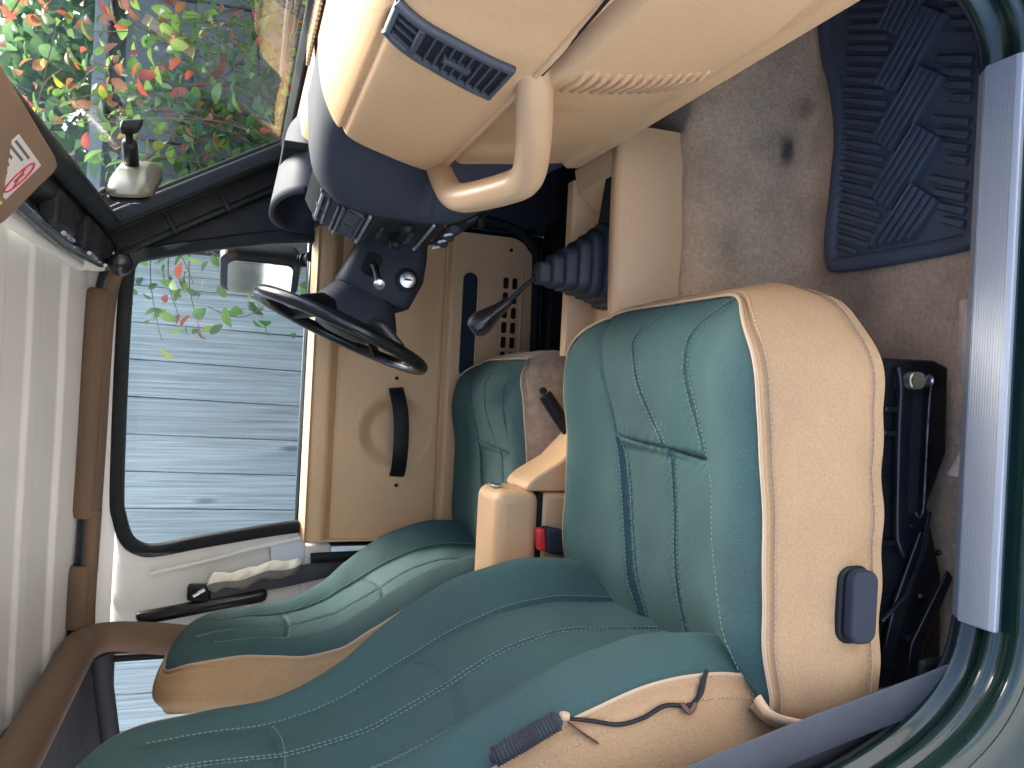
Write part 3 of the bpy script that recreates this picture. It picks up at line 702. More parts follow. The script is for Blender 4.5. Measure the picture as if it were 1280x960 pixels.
# smooth the outline a little
for _ in range(6): out = (np.roll(out, 1, 0) + 2 * out + np.roll(out, -1, 0)) / 4
tn = np.roll(out, -1, 0) - np.roll(out, 1, 0); tn /= np.linalg.norm(tn, axis=1)[:, None]; nrm = np.stack([tn[:, 1], -tn[:, 0]], 1)
SL = c2([(.115, .525), (.06, .500), (-.01, .468), (-.072, .448), (-.2, .415), (-.37, .38)])
SM = c2([(.122, .373), (.095, .395), (.071, .402), (.01, .366), (-.04, .335), (-.079, .307), (-.177, .293), (-.335, .268), (-.375, .262)])
SR = c2([(.118, .195), (.098, .232), (.071, .247), (.03, .243), (-.008, .228), (-.083, .197), (-.191, .163), (-.314, .112), (-.37, .09)])
SC = c2([(-.0725, .448), (-.078, .38), (-.080, .31), (-.086, .24), (-.085, .197)])
CSE = [SL, SM, SR, SC]
def cush_h(px, py, rr):
    s = (py - YC) / .265; a = np.abs(s)
    h = .228 + .026 * np.exp(-((a - .86) / .22) ** 2) + .014 * np.exp(-((px - .02) / .075) ** 2)
    h -= .020 * sstep(.055, .135, px) ** 1.4
    # padding between the seams puffs up; the pan behind the cross seam sits lower
    ysl = np.interp(-px, -SL[:, 0], SL[:, 1]); ysr = np.interp(-px, -SR[:, 0], SR[:, 1])
    inside = sstep(-.01, .012, ysl - py) * sstep(-.01, .012, py - ysr)
    h -= .013 * inside * sstep(-.072, -.094, px)
    h -= .0045 * seam_field(px, py, CSE, .0032) + .0025 * seam_field(px, py, CSE, .014)
    h += .0012 * np.sin(px * 47 + py * 21) * np.sin(py * 39 - px * 13) + .0009 * np.sin(px * 310 + 2 * np.sin(py * 60)) * np.sin(py * 290 + 1.5 * np.sin(px * 50)) * seam_field(px, py, CSE, .016)
    h -= .010 * rr ** 14 + .003 * rr ** 4
    h -= .02 * sstep(-.26, -.38, px)
    return h
cc = np.array([-.12, YC]); NR = 120
rr = np.linspace(0, 1, NR) ** .85
PX = cc[0] + rr[None, :] * (out[:, 0:1] - cc[0]); PY = cc[1] + rr[None, :] * (out[:, 1:2] - cc[1])
PZ = cush_h(PX, PY, np.broadcast_to(rr[None, :], PX.shape))
def npgrid(name, X, Y, Z, m, par, wrap=False, ang=180, flip=False):
    nu, nv = X.shape; V = np.stack([X, Y, Z], -1).reshape(-1, 3); F = []
    for i in range(nu if wrap else nu - 1):
        for j in range(nv - 1):
            a = i * nv + j; b = ((i + 1) % nu) * nv + j; F.append((a, b, b + 1, a + 1))
    return mesh(name, V, F, m, par, ang=ang, flip=flip)
def on_cushion(P2, lift=.0012):
    P2 = np.asarray(P2); d = out - cc; ang0 = np.unwrap(np.arctan2(d[:, 1], d[:, 0])); res = []
    for x, y in P2:
        v = np.array([x, y]) - cc; k = np.argmax((out - cc) @ v / (np.linalg.norm(out - cc, axis=1) * np.linalg.norm(v) + 1e-9)); r_ = np.linalg.norm(v) / np.linalg.norm(out[k] - cc)
        res.append((x, y, float(cush_h(np.array([x]), np.array([y]), np.array([min(r_, 1)]))[0]) + lift))
    return np.array(res)
def shift2(P, d):
    P = np.asarray(P); t = np.gradient(P, axis=0); t /= np.linalg.norm(t, axis=1)[:, None] + 1e-9; return P + d * np.stack([-t[:, 1], t[:, 0]], 1)

seat = thing('passenger_seat', (-.12, YC, -.1), 'near front seat with green fabric centre and tan sides, black cord on its backrest', 'car seat', 'front seats')
cush = npgrid('seat_cushion', PX, PY, PZ, GREEN, seat, wrap=True)
ST = []
for P, d in ((SM, .005), (SM[10:], -.005), (SR, .006), (SR, -.006), (SL[24:], .006), (SL[24:], -.005)): ST += stitches(on_cushion(shift2(P, d)), .0065)
bars('stitching', ST, .0008, STIT, cush, 4, 'stuff')
# tan skirt around the cushion
NV = 40; vv = np.linspace(0, 1, NV)
ze = PZ[:, -1]
fold_n = np.sin(np.arange(NT) / NT * 2 * math.pi * 9) * .5 + np.sin(np.arange(NT) / NT * 2 * math.pi * 23 + 1) * .5
def skirt(v):
    o = .003 + .024 * np.sin(np.clip(v * 1.25, 0, 1) * math.pi * .5) ** .8 - .008 * sstep(.55, 1, v)
    return o
zb = .083 + .012 * sstep(.0, .12, out[:, 0])
SX = np.zeros((NT, NV)); SY = SX.copy(); SZ = SX.copy()
for j, v in enumerate(vv):
    o = skirt(v) + .0035 * fold_n * v * v - .004 * math.exp(-((v - .055) / .012) ** 2) - .0035 * math.exp(-((v - .86) / .012) ** 2) + .003 * sstep(.87, .9, v)
    dimple = .006 * np.exp(-((out[:, 0] + .235) / .05) ** 2 - ((v - .45) / .25) ** 2) * (out[:, 1] < YC)
    SX[:, j] = out[:, 0] + nrm[:, 0] * (o - dimple); SY[:, j] = out[:, 1] + nrm[:, 1] * (o - dimple)
    SZ[:, j] = ze + (zb - ze) * (v ** .92) + .006 * math.sin(min(1, v * 4) * math.pi)
sk = npgrid('side_skirt', SX, SY, SZ, TANF, seat, wrap=True)
edgeP = np.stack([out[:, 0] + nrm[:, 0] * .003, out[:, 1] + nrm[:, 1] * .003, ze + .002], 1)
tube('piping', edgeP, .0024, PIPE, seat, n=8, closed=True)
def skp(v, lift=.001):
    j = int(v * (NV - 1)); return np.stack([SX[:, j] + nrm[:, 0] * lift, SY[:, j] + nrm[:, 1] * lift, SZ[:, j] + .0005], 1)
bars('stitching', stitches(skp(.10), .0065) + stitches(skp(.90), .0065), .0008, STIT2, sk, 4, 'stuff')
# backrest
XE = sinterp([(.10, -.325), (.18, -.300), (.27, -.284), (.345, -.287), (.454, -.322), (.556, -.385), (.616, -.425), (.70, -.455), (.80, -.462), (.87, -.470), (.92, -.487), (.955, -.520)])
BL = sinterp([(.10, .03), (.2, .045), (.3, .058), (.45, .060), (.55, .045), (.65, .022), (.75, .010), (.85, .006), (.96, .0)])
WG = sinterp([(.10, .225), (.2, .240), (.3, .250), (.45, .254), (.53, .245), (.60, .222), (.67, .188), (.74, .163), (.80, .153), (.86, .146)])
ZT = .955
NS, NB = 230, 150
s_ = np.linspace(0, 1, NS); zc = .10 + (ZT - .10) * s_
# crowd rows near the top where the outline closes
zc = .10 + (ZT - .10) * (1 - (1 - s_) ** 1.25)
def halfw(z):
    w_ = WG(min(z, .86))
    if z > .845: w_ = w_ * max(.0, 1 - ((z - .845) / (ZT - .845)) ** 2.6) ** (1 / 2.3)
    return max(w_, .004)
tt = np.linspace(-1, 1, NB)
W_ = np.array([halfw(z) for z in zc]); XE_ = np.array([XE(z) for z in zc]); BL_ = np.array([BL(z) for z in zc])
TT, ZZ = np.meshgrid(tt, zc); WW = W_[:, None]
BY = YC + TT * WW
AT = np.abs(TT)
bz = [c2([(-.26 if False else .46, .10), (.47, .3), (.47, .5), (.48, .70), (.50, .86)]), c2([(-.06, .10), (-.05, .3), (-.03, .5), (0, .7), (0, .9)]), c2([(-.47, .10), (-.47, .5), (-.48, .7), (-.5, .86)])]
cross = [c2([(.47, .515), (.25, .50), (0, .495), (-.25, .50), (-.47, .515)]), c2([(.48, .715), (.2, .705), (-.2, .705), (-.48, .715)])]
def backx(T, Z, WW):
    A = np.abs(T); xe = np.interp(Z, zc, XE_); b = np.interp(Z, zc, BL_)
    x = xe - b * (1 - sstep(.38, .80, A))
    x -= .030 * A ** 9 * (1 - .5 * sstep(.6, .8, Z))
    x += .016 * np.exp(-((Z - .40) / .10) ** 2) * np.exp(-(T / .5) ** 2)      # lumbar swell
    x -= .03 * sstep(.88, .955, Z) * 0
    seams = [np.stack([P[:, 0] * np.interp(P[:, 1], zc, W_), P[:, 1]], 1) for P in bz + cross]
    px = T * np.interp(Z, zc, W_)
    x -= .0045 * seam_field(px, Z, seams, .0032) + .0025 * seam_field(px, Z, seams, .014)
    x += .0012 * np.sin(px * 41 + Z * 27) * np.sin(Z * 37 - px * 11) + .0009 * np.sin(px * 310 + 2 * np.sin(Z * 60)) * np.sin(Z * 290 + 1.5 * np.sin(px * 50)) * seam_field(px, Z, seams, .016)
    return x
BX = backx(TT, ZZ, WW)
back = npgrid('backrest', BX, BY, ZZ, GREEN, seat, flip=True)
def on_back(P, lift=.0014):
    T = P[:, 0]; Z = P[:, 1]; return np.stack([backx(T, Z, None) + lift, YC + T * np.interp(Z, zc, W_), Z], 1)
SB = []
for P, d in ((bz[1], .02), (bz[1], -.02), (bz[0], .022), (bz[2], -.022), (bz[2], .022), (cross[1], 0)):
    Q = P.copy()
    if d: Q[:, 0] += d
    else: Q[:, 1] -= .006
    SB += stitches(on_back(Q), .0065)
bars('stitching', SB, .0008, STIT, back, 4, 'stuff')
# side wall of the backrest: follows the outline of the green face up one side, over the top and down the other
e1 = np.stack([BX[:, 0], BY[:, 0], ZZ[:, 0]], 1); e2 = np.stack([BX[:, -1], BY[:, -1], ZZ[:, -1]], 1)[::-1]
top = np.stack([BX[-1, 1:-1], BY[-1, 1:-1], ZZ[-1, 1:-1]], 1)
ed = np.vstack([e1, e2]); d = np.r_[0, np.cumsum(np.linalg.norm(np.diff(ed, axis=0), axis=1))]
NE = 300; sE = np.linspace(0, d[-1], NE); ed = np.stack([np.interp(sE, d, ed[:, i]) for i in range(3)], 1)
t2 = np.gradient(ed[:, 1:], axis=0); t2 /= np.linalg.norm(t2, axis=1)[:, None] + 1e-9
for _ in range(5): t2[1:-1] = (t2[:-2] + 2 * t2[1:-1] + t2[2:]) / 4
t2 /= np.linalg.norm(t2, axis=1)[:, None]
no = np.stack([t2[:, 1] * -1 * -1, -t2[:, 0]], 1); no = np.stack([-t2[:, 1], t2[:, 0]], 1)     # outward (y, z)
TH = np.interp(ed[:, 2], [.1, .3, .5, .7, .85, .955], [.17, .19, .165, .125, .10, .08])
NW = 34; wv = np.linspace(0, 1, NW)
QX = np.zeros((NE, NW)); QY = QX.copy(); QZ = QX.copy()
for j, v in enumerate(wv):
    b = .004 + .026 * math.sin(min(1, v * 1.6) * math.pi / 2) - .018 * sstep(.65, 1, v) - .004 * math.exp(-((v - .07) / .015) ** 2)
    QX[:, j] = ed[:, 0] - TH * v; QY[:, j] = ed[:, 1] + no[:, 0] * b; QZ[:, j] = ed[:, 2] + no[:, 1] * b - .12 * TH * v
bs = npgrid('backrest_side', QX, QY, QZ, TANF, seat)
tube('backrest_piping', np.stack([ed[:, 0], ed[:, 1] + no[:, 0] * .003, ed[:, 2] + no[:, 1] * .003], 1), .0024, PIPE, seat, n=8)
j = 4; bars('stitching', stitches(np.stack([QX[:, j] , QY[:, j] + no[:, 0] * .001, QZ[:, j] + no[:, 1] * .001], 1), .0065), .0008, STIT2, bs, 4, 'stuff')
half = NE // 2
rx = np.array([[(QX[i, -1] * (1 - u) + QX[NE - 1 - i, -1] * u) for u in np.linspace(0, 1, 12)] for i in range(half)])
ry = np.array([[(QY[i, -1] * (1 - u) + QY[NE - 1 - i, -1] * u) for u in np.linspace(0, 1, 12)] for i in range(half)])
rz_ = np.array([[(QZ[i, -1] * (1 - u) + QZ[NE - 1 - i, -1] * u) for u in np.linspace(0, 1, 12)] for i in range(half)])
npgrid('backrest_rear', rx, ry, rz_, TANF, seat)
# tucked tag of fabric where side skirt meets backrest
tube('corner_roll', catmull([(-.335, .078, .232), (-.348, .062, .226), (-.356, .055, .20), (-.36, .052, .17), (-.365, .052, .14)], 6), [.007] * 25, PIPE, seat, n=12, sy=.6)
tube('corner_roll', catmull([(-.345, .088, .228), (-.358, .078, .215), (-.366, .074, .19), (-.372, .074, .16)], 6), .008, TANF, seat, n=12)
# black steel base
def base_part(*a, **k): return a
box('seat_riser', (-.36, .16, -.085), (.03, .56, .10), BLKP, seat, bev=.012)
prism('rail_plate', [(.055, .118, .09), (.058, .118, -.05), (.05, .118, -.074), (-.06, .118, -.078), (-.13, .118, -.05), (-.22, .118, -.08), (-.36, .118, -.088), (-.36, .118, .09)], (0, 0, 0), (0, .012, 0), BLKP, seat, bev=.003)
tube('pressed_edge', catmull([(.045, .112, .018), (.02, .110, .014), (-.03, .110, .0135), (-.1, .110, .011), (-.16, .110, .008), (-.175, .110, .004), (-.19, .110, -.004)], 6), .0045, BLKP, seat, n=10)
for x in (-.005, -.035, -.172): box('edge_rib', (x - .006, .108, .010), (x + .001, .118, .038), BLKP, seat, bev=.002)
prism('slot', [(x, .1165, z) for x, z in rrect(-.052, -.022, .175, .016, .0078, 6)], (0, -.0008, 0), (0, .004, 0), VOID, seat, smooth=False)
wl = catmull([(.024, .112, -.038), (0, .112, -.0365), (-.06, .112, -.036), (-.125, .112, -.036), (-.14, .112, -.033), (-.143, .112, -.028), (-.136, .112, -.024)], 6)
tube('wire_spring', wl, .0016, STEEL, seat, n=6)
lathe('bolt', [(0, 0), (.009, 0), (.011, .002), (.011, .012), (.009, .014), (.0105, .0145), (.0105, .017), (0, .017)], (.03, .119, -.008), (0, -1, 0), ZINC, seat, n=20)
lathe('bolt', [(0, 0), (.007, 0), (.0085, .002), (.0085, .012), (.005, .014), (.003, .012), (0, .012)], (.031, .119, -.030), (0, -1, 0), STEEL, seat, n=6)
for x, z, r in ((-.245, -.045, .007), (-.155, -.02, .004), (-.19, -.07, .004), (-.30, -.03, .008)): lathe('rivet', [(0, 0), (r, 0), (r, .003), (r * .5, .006), (0, .006)], (x, .1175, z), (0, -1, 0), BLKP, seat, n=14)
prism('linkage', [(-.16, .108, -.03), (-.17, .108, -.045), (-.26, .108, -.012), (-.33, .108, .005), (-.33, .108, .025), (-.25, .108, .008)], (0, 0, 0), (0, .005, 0), BLKP, seat, bev=.002)
prism('linkage', [(-.21, .104, -.075), (-.22, .104, -.085), (-.31, .104, -.040), (-.36, .104, -.03), (-.36, .104, -.012), (-.30, .104, -.02)], (0, 0, 0), (0, .004, 0), BLKP, seat, bev=.002)
tube('linkage_rod', [(-.135, .106, -.04), (-.19, .104, -.028), (-.24, .104, -.005), (-.27, .106, .03)], .003, BLKP, seat, n=8)
# copy for the driver before the passenger-only pieces are added
def copy_tree(o, par, loc):
    c = o.copy(); COL.objects.link(c); c.parent = par
    if par is None: c.location = loc
    for ch in [x for x in bpy.data.objects if x.parent == o]: copy_tree(ch, c, None)
    return c
DS = Vector((-.072, .725, .0))
dseat = copy_tree(seat, None, WL[seat.name] + DS); dseat.name = 'driver_seat'; WL[dseat.name] = WL[seat.name] + DS
dseat['label'] = 'far front seat in green and tan fabric beside the driver door'
for ch in [x for x in bpy.data.objects if x.parent == dseat]:
    if ch.name.startswith('side_skirt'):
        ch.data = ch.data.copy(); ch.data.materials[0] = TANW; ch['label'] = 'worn mottled tan fabric skirt'
    if ch.name.split('.')[0] in ('bolt', 'linkage', 'wire_spring', 'linkage_rod', 'rivet', 'edge_rib', 'corner_roll'): bpy.data.objects.remove(ch)
for st, k in ((seat, 1.03), (dseat, .94)):      # the near backrest is raised a little, the far one lowered
    for ch in [x for x in bpy.data.objects if x.parent == st and x.name.startswith('backrest')]:
        oz = ch.location.z + WL[st.name].z; ch.scale.z = k; ch.location.z = .10 + (oz - .10) * k - WL[st.name].z
# recliner lever on the passenger seat
lp = [(x, .054, z) for x, z in rrect(-.229, .124, .082, .036, .014, 6)]
lv = prism('recline_lever', lp, (0, 0, 0), (0, -.016, 0), DARK, seat, bev=.004, seg=3)
prism('lever_collar', [(x, .062, z) for x, z in rrect(-.230, .125, .088, .044, .016, 6)], (0, 0, 0), (0, -.009, 0), BLACK, seat, bev=.003)

# cord and leather ties on the passenger backrest (a zip pull hanging over the tan side)
def side_y(x, z):
    """outer surface of the near backrest side at (x, z)"""
    i = np.argmin(np.abs(ed[:half, 2] - z)); i = int(np.argmin(np.abs(QZ[:half].reshape(half, -1)[:, 5] - z)))
    return float(np.interp(-x, -QX[i], QY[i]))
cord = thing('zip_cord', (-.38, .08, .4), 'black woven cord with brown leather ties lying on the near backrest side', 'cord')
def sidept(x, z, off=.004): return (x, side_y(x, z) - off, z)
wv_ = catmull([sidept(-.378, .535, .004), sidept(-.362, .510, .007), sidept(-.350, .490, .008), sidept(-.338, .466, .008)], 8)
tube('woven_pull', wv_, np.interp(np.arange(len(wv_)), [0, 3, len(wv_) - 3, len(wv_) - 1], [.004, .0095, .0095, .005]), BELTD, cord, n=14)
dd_ = np.linspace(0, len(wv_) - 1, 26)
for q in dd_[2:-2]:
    p = np.array([np.interp(q, range(len(wv_)), wv_[:, k]) for k in range(3)]); lathe('weave', [(.0095, -.0012), (.0110, 0), (.0095, .0012)], p, wv_[-1] - wv_[0], BELTD, cord, n=12)
thin = catmull([sidept(-.338, .466, .006), sidept(-.345, .430), sidept(-.350, .40), sidept(-.345, .372), sidept(-.336, .345), sidept(-.338, .315), sidept(-.330, .300), sidept(-.315, .292), sidept(-.305, .288)], 8)
tube('thin_cord', thin, np.interp(np.arange(len(thin)), [0, len(thin) * .7, len(thin) * .78, len(thin) - 1], [.0022, .0026, .0034, .0022]), BLACK, cord, n=8)
tube('leather_tie', catmull([sidept(-.338, .463, .006), sidept(-.352, .445, .005), sidept(-.365, .425, .004)], 6), .0035, LEATH, cord, n=6, sy=.3)
tube('leather_tie', catmull([sidept(-.335, .325, .005), sidept(-.343, .318, .008), sidept(-.337, .308, .005)], 6), .003, LEATH, cord, n=6)
lathe('knot', [(0, -.006), (.0045, -.004), (.005, 0), (.0045, .004), (0, .006)], sidept(-.336, .462, .008), (-.2, 0, -1), PIPE, cord, n=12)

# seat belt of the passenger seat
belt = thing('seat_belt', (-.33, .04, .02), 'slate grey seat belt webbing running up along the rear door pillar', 'seat belt')
def ribbon(name, P, w, m, par, up, t=.0015):
    return sweep(name, rrect(0, 0, w, t * 2, t * .9, 2), catmull(P, 10), up, m, par, closedp=True, ang=60)
ribbon('webbing', [(-.318, .028, .010), (-.330, .026, .07), (-.345, .024, .15), (-.363, .022, .24), (-.385, .02, .34), (-.42, .02, .50), (-.47, .03, .8)], .048, BELT, belt, (-.18, -1, .1))
ribbon('lower_webbing', [(-.335, .045, .0), (-.36, .05, .07), (-.385, .05, .14), (-.405, .05, .22), (-.43, .05, .4)], .046, BELTD, belt, (-.3, -1, .1))
box('anchor', (-.345, .052, -.06), (-.300, .064, .02), BLACK, belt, bev=.006)
lathe('belt_stop', [(0, 0), (.006, 0), (.007, .002), (.006, .005), (0, .006)], (-.392, .016, .305), (0, -1, .1), mat('brass_snap', (.5, .45, .3), .4, metal=.6), belt, n=14)
bk = thing('belt_buckle', (-.27, .645, .12), 'black seat belt buckle with red release button between seats', 'buckle')
hexa('buckle_body', [(-.315, .632, .165), (-.270, .632, .175), (-.270, .658, .175), (-.315, .658, .165)], [(-.300, .630, .258), (-.252, .630, .264), (-.252, .659, .264), (-.300, .659, .258)], DARK, bk, bev=.006)
hexa('release_button', [(-.2965, .634, .2585), (-.2555, .634, .2635), (-.2555, .6555, .2635), (-.2965, .6555, .2585)], [(-.2960, .634, .273), (-.2560, .634, .278), (-.2560, .6555, .278), (-.2960, .6555, .273)], REDB, bk, bev=.004)
tube('stalk', [(-.295, .648, .05), (-.292, .648, .11), (-.287, .648, .16)], .010, BLACK, bk, n=10)

# driver side belt retractor with cloth
rt = thing('belt_retractor', (-.55, 1.38, .6), 'black seat belt guide and retractor arm on the white side panel', 'seat belt')
hexa('retractor_arm', [(-.615, 1.345, .985), (-.585, 1.345, 1.0), (-.585, 1.375, 1.0), (-.615, 1.375, .985)], [(-.570, 1.34, .70), (-.535, 1.34, .70), (-.535, 1.375, .70), (-.570, 1.375, .70)], BLKP, rt, bev=.013)
hexa('guide_block', [(-.565, 1.345, .83), (-.525, 1.345, .83), (-.525, 1.378, .83), (-.565, 1.378, .83)], [(-.56, 1.345, .885), (-.522, 1.345, .885), (-.522, 1.378, .885), (-.56, 1.378, .885)], BLACK, rt, bev=.008)
ribbon('webbing', [(-.54, 1.352, .84), (-.525, 1.352, .74), (-.51, 1.355, .64), (-.49, 1.36, .54)], .046, BELT, rt, (0, -1, 0))
tube('guide_pin', [(-.53, 1.338, .845), (-.545, 1.338, .87)], .004, STEEL, rt, n=8)
cl = thing('belt_pad', (-.5, 1.36, .62), 'cream and grey cloth pad wrapped round the driver belt', 'cloth')
def pad(u, v):
    z = .842 - .222 * u; th = v * 2 * math.pi; x0 = -.523 + .045 * u + .004 * math.sin(u * 13); rx_, ry_ = .021 + .002 * math.sin(u * 17 + 1), .016
    k = min(1, (u * 12) ** .5, ((1 - u) * 12) ** .5)
    return (x0 + rx_ * k * math.cos(th) * (1 + .10 * math.sin(u * 21) + .05 * math.sin(u * 47 + th * 3)), 1.345 - ry_ * k * math.sin(th) * (1 + .1 * math.sin(u * 33 + th * 2)), z)
gridf('cloth_face', lambda u, v: pad(u, .22 + .52 * v), np.linspace(0, 1, 40), np.linspace(0, 1, 14), CLOTHG, cl, ang=80)
gridf('cloth_back', lambda u, v: tuple(np.array(pad(u, .235 - .50 * v)) + np.array([.001, -.0015 * (v < .1), 0])), np.linspace(0, 1, 40), np.linspace(0, 1, 14), CLOTH, cl, ang=80)

# ================================================================ FLOOR MAT
fm = thing('floor_mat', (.42, .26, -.1), 'dark rubber floor mat with chevron ribs in the passenger footwell', 'floor mat')
def matz(x): return -.094 + .42 * float(sstep(.60, 1.0, x)) ** 1.2
MO = catmull([(x, y, 0) for x, y in [(.215, .365), (.26, .372), (.34, .366), (.42, .362), (.50, .378), (.56, .400), (.63, .412), (.70, .40), (.74, .36), (.75, .26), (.74, .16), (.70, .12), (.60, .095), (.40, .088), (.25, .092), (.215, .10), (.203, .13), (.201, .24), (.203, .34)]], 6, closed=True)[:, :2]
def inset(P, d):
    t = np.roll(P, -1, 0) - np.roll(P, 1, 0); t /= np.linalg.norm(t, axis=1)[:, None]; return P + d * np.stack([t[:, 1], -t[:, 0]], 1) * 1
mc = MO.mean(0)
sgn = 1 if np.linalg.norm(inset(MO, .01) - mc, axis=1).mean() < np.linalg.norm(MO - mc, axis=1).mean() else -1
rows = [(0, -.004), (0, .005), (.003, .0085), (.017, .0085), (.021, .006), (.024, .0015)]
rg = []
for ins, h in rows: Q = inset(MO, sgn * ins); rg.append([(x, y, matz(x) + h) for x, y in Q])
n_ = len(MO); V = [p for r in rg for p in r]; F = [(i * n_ + j, i * n_ + (j + 1) % n_, (i + 1) * n_ + (j + 1) % n_, (i + 1) * n_ + j) for i in range(len(rg) - 1) for j in range(n_)]
mesh('rim', V, F, MATR, fm, ang=50)
QI = inset(MO, sgn * .016)
def inside(x, y):
    c = False; n = len(QI)
    for i in range(n):
        (x0, y0), (x1, y1) = QI[i], QI[(i + 1) % n]
        if (y0 > y) != (y1 > y) and x < (x1 - x0) * (y - y0) / (y1 - y0) + x0: c = not c
    return c
gx = np.arange(.2, .76, .006); gy = np.arange(.08, .42, .006)
ins = [[inside(x, y) for y in gy] for x in gx]
V = [(x, y, matz(x) + .0015) for x in gx for y in gy]; q = len(gy)
F = [(i * q + j, (i + 1) * q + j, (i + 1) * q + j + 1, i * q + j + 1) for i in range(len(gx) - 1) for j in range(q - 1) if ins[i][j] and ins[i + 1][j] and ins[i][j + 1] and ins[i + 1][j + 1]]
mesh('rubber_sheet', V, F, MATR, fm)
RIBM = {}
def rib(x0, y0, x1, y1, w_=.0045, h=.0065):
    d = np.array([x1 - x0, y1 - y0]); L_ = np.linalg.norm(d); d /= L_; s = np.array([-d[1], d[0]]) * w_
    z0, z1 = matz(x0) + .001, matz(x1) + .001
    b = [(x0 - s[0], y0 - s[1], z0), (x1 - s[0], y1 - s[1], z1), (x1 + s[0], y1 + s[1], z1), (x0 + s[0], y0 + s[1], z0)]
    k = .72; t = [(x0 - s[0] * k, y0 - s[1] * k, z0 + h), (x1 - s[0] * k, y1 - s[1] * k, z1 + h), (x1 + s[0] * k, y1 + s[1] * k, z1 + h), (x0 + s[0] * k, y0 + s[1] * k, z0 + h)]
    hexa('rib', b, t, MATR, fm, bev=.0012, seg=1)
per = .084
for k in range(-1, 7):                     # centre braid: five ribs per block, running towards the sill and the front
    xb = .205 + k * per
    for i in range(5):
        f_ = i / 4
        x0 = xb - f_ * .031 + .02; y0 = .276 - f_ * .042; x1 = x0 + .086; y1 = y0 - .074
        a, b = 0, 1
        if x0 < .232: a = (.232 - x0) / (x1 - x0)
        if a > .8: continue
        if x1 > .70: continue
        rib(x0 + (x1 - x0) * a, y0 + (y1 - y0) * a, x1, y1, .0056, .012)
x = .245
while x < .72:                              # ribs on the tunnel side
    ph = ((x - .205 + .02) % per) / per; ye = .280 - .040 * (1 - ph)
    L_ = .345 - ye; x1 = x - L_ * .40
    if x1 > .222 and x < .70: rib(x, .343, x1, ye, .0052, .008)
    elif x < .70: rib(x, .343, .228, .343 - (x - .228) / .40, .0052, .008)
    x += .0165
x = .25
while x < .72:                              # ribs on the sill side
    ph = ((x - .16) % per) / per; ys_ = .182 - .035 * (1 - ph); x1 = x - (ys_ - .118) * .40
    if x < .70: rib(x, ys_, max(x1, .228), .118 if x1 > .228 else ys_ - (x - .228) / .40, .0060, .008)
    x += .0205

# ================================================================ DASHBOARD
dash = thing('dashboard', (.40, .6, .24), 'tan vinyl dashboard with slate centre stack, glove box and grab handle', 'dashboard')
# upper passenger face (X as a function of height) and lower face
upX = sinterp([(.49, .343), (.50, .338), (.56, .335), (.62, .338), (.655, .343), (.672, .350), (.684, .362), (.694, .382), (.702, .41), (.706, .45)])
PROF = [(.56, .713), (.50, .711), (.45, .708), (.41, .7025), (.385, .694), (.364, .682), (.352, .668), (.343, .645), (.339, .61), (.336, .56), (.337, .52), (.341, .50)]
pc = catmull([(a, b, 0) for a, b in PROF], 10)[:, :2]
# groove along the profile at the air bag door's upper seam
def yend(z): return float(np.interp(z, [.49, .52, .56, .60, .64, .665, .69, .72], [.605, .60, .575, .55, .527, .513, .50, .49]))
def face(u, v):
    k = u * (len(pc) - 1); x, z = np.interp(k, range(len(pc)), pc[:, 0]), np.interp(k, range(len(pc)), pc[:, 1])
    ye = yend(z); y = -.07 + (ye + .07) * v
    g = .006 * math.exp(-((z - .668) / .0035) ** 2) * sstep(.10, .13, y)
    edge_ = .012 * sstep(.985, 1.0, v) + .0
    return (x + g + edge_ + .004 * sstep(.12, .05, y), y, z)
upper = gridf('upper_pad', face, np.r_[np.linspace(0, .5, 40), np.linspace(.5, 1, 120)[1:]], np.linspace(0, 1, 110), TAN, dash, ang=70)
tube('upper_pad_lip', [face(1, v) for v in np.linspace(0, .99, 40)], .005, TAN, dash, n=10)
# rear top shelf reaching to the driver's side and the defroster grille
def shelf(u, v):
    return (.42 + .13 * u, .47 + .89 * v, .700 + .010 * u - .02 * sstep(.25, 0, u))
gridf('top_shelf', shelf, np.linspace(0, 1, 20), np.linspace(0, 1, 40), TAN, dash)
gr = box('defroster_grille', (.475, .10, .7115), (.525, .60, .7145), BLACK, dash, bev=.001)
for k in range(34): box('grille_bar', (.473, .105 + k * .0147, .7135), (.527, .109 + k * .0147, .7175), TAN, gr, bev=0)
for k in range(3): box('grille_bar', (.483 + k * .015, .10, .7135), (.486 + k * .015, .60, .7172), TAN, gr, bev=0)
# seam gap under the pad, recess and lower panel
def lowX(z): return .352 + (.495 - z) * .19
def lower(u, v):
    z = .492 - .252 * u; y = -.07 + .69 * v
    x = lowX(z) + .012 * math.exp(-((z - .485) / .012) ** 2)
    x -= .010 * sstep(.275, .262, z)
    x += .008 * sstep(.30, .36, y) * (1 - sstep(.50, .56, y)) * sstep(.36, .42, z) * sstep(.495, .47, z)
    return (x, y, z)
gridf('lower_panel', lower, np.linspace(0, 1, 90), np.linspace(0, 1, 70), TAN, dash, ang=70)
tube('lower_edge', [(.401, y, .240) for y in np.linspace(-.07, .62, 20)], .009, TAN, dash, n=12)
mesh('underside', [(.402, -.07, .236), (.402, .62, .236), (.62, .62, .22), (.62, -.07, .22)], [(0, 1, 2, 3)], BLACK, dash, smooth=False)
box('crash_beam', (.45, -.02, .25), (.62, 1.36, .66), BLACK, dash, bev=.02)
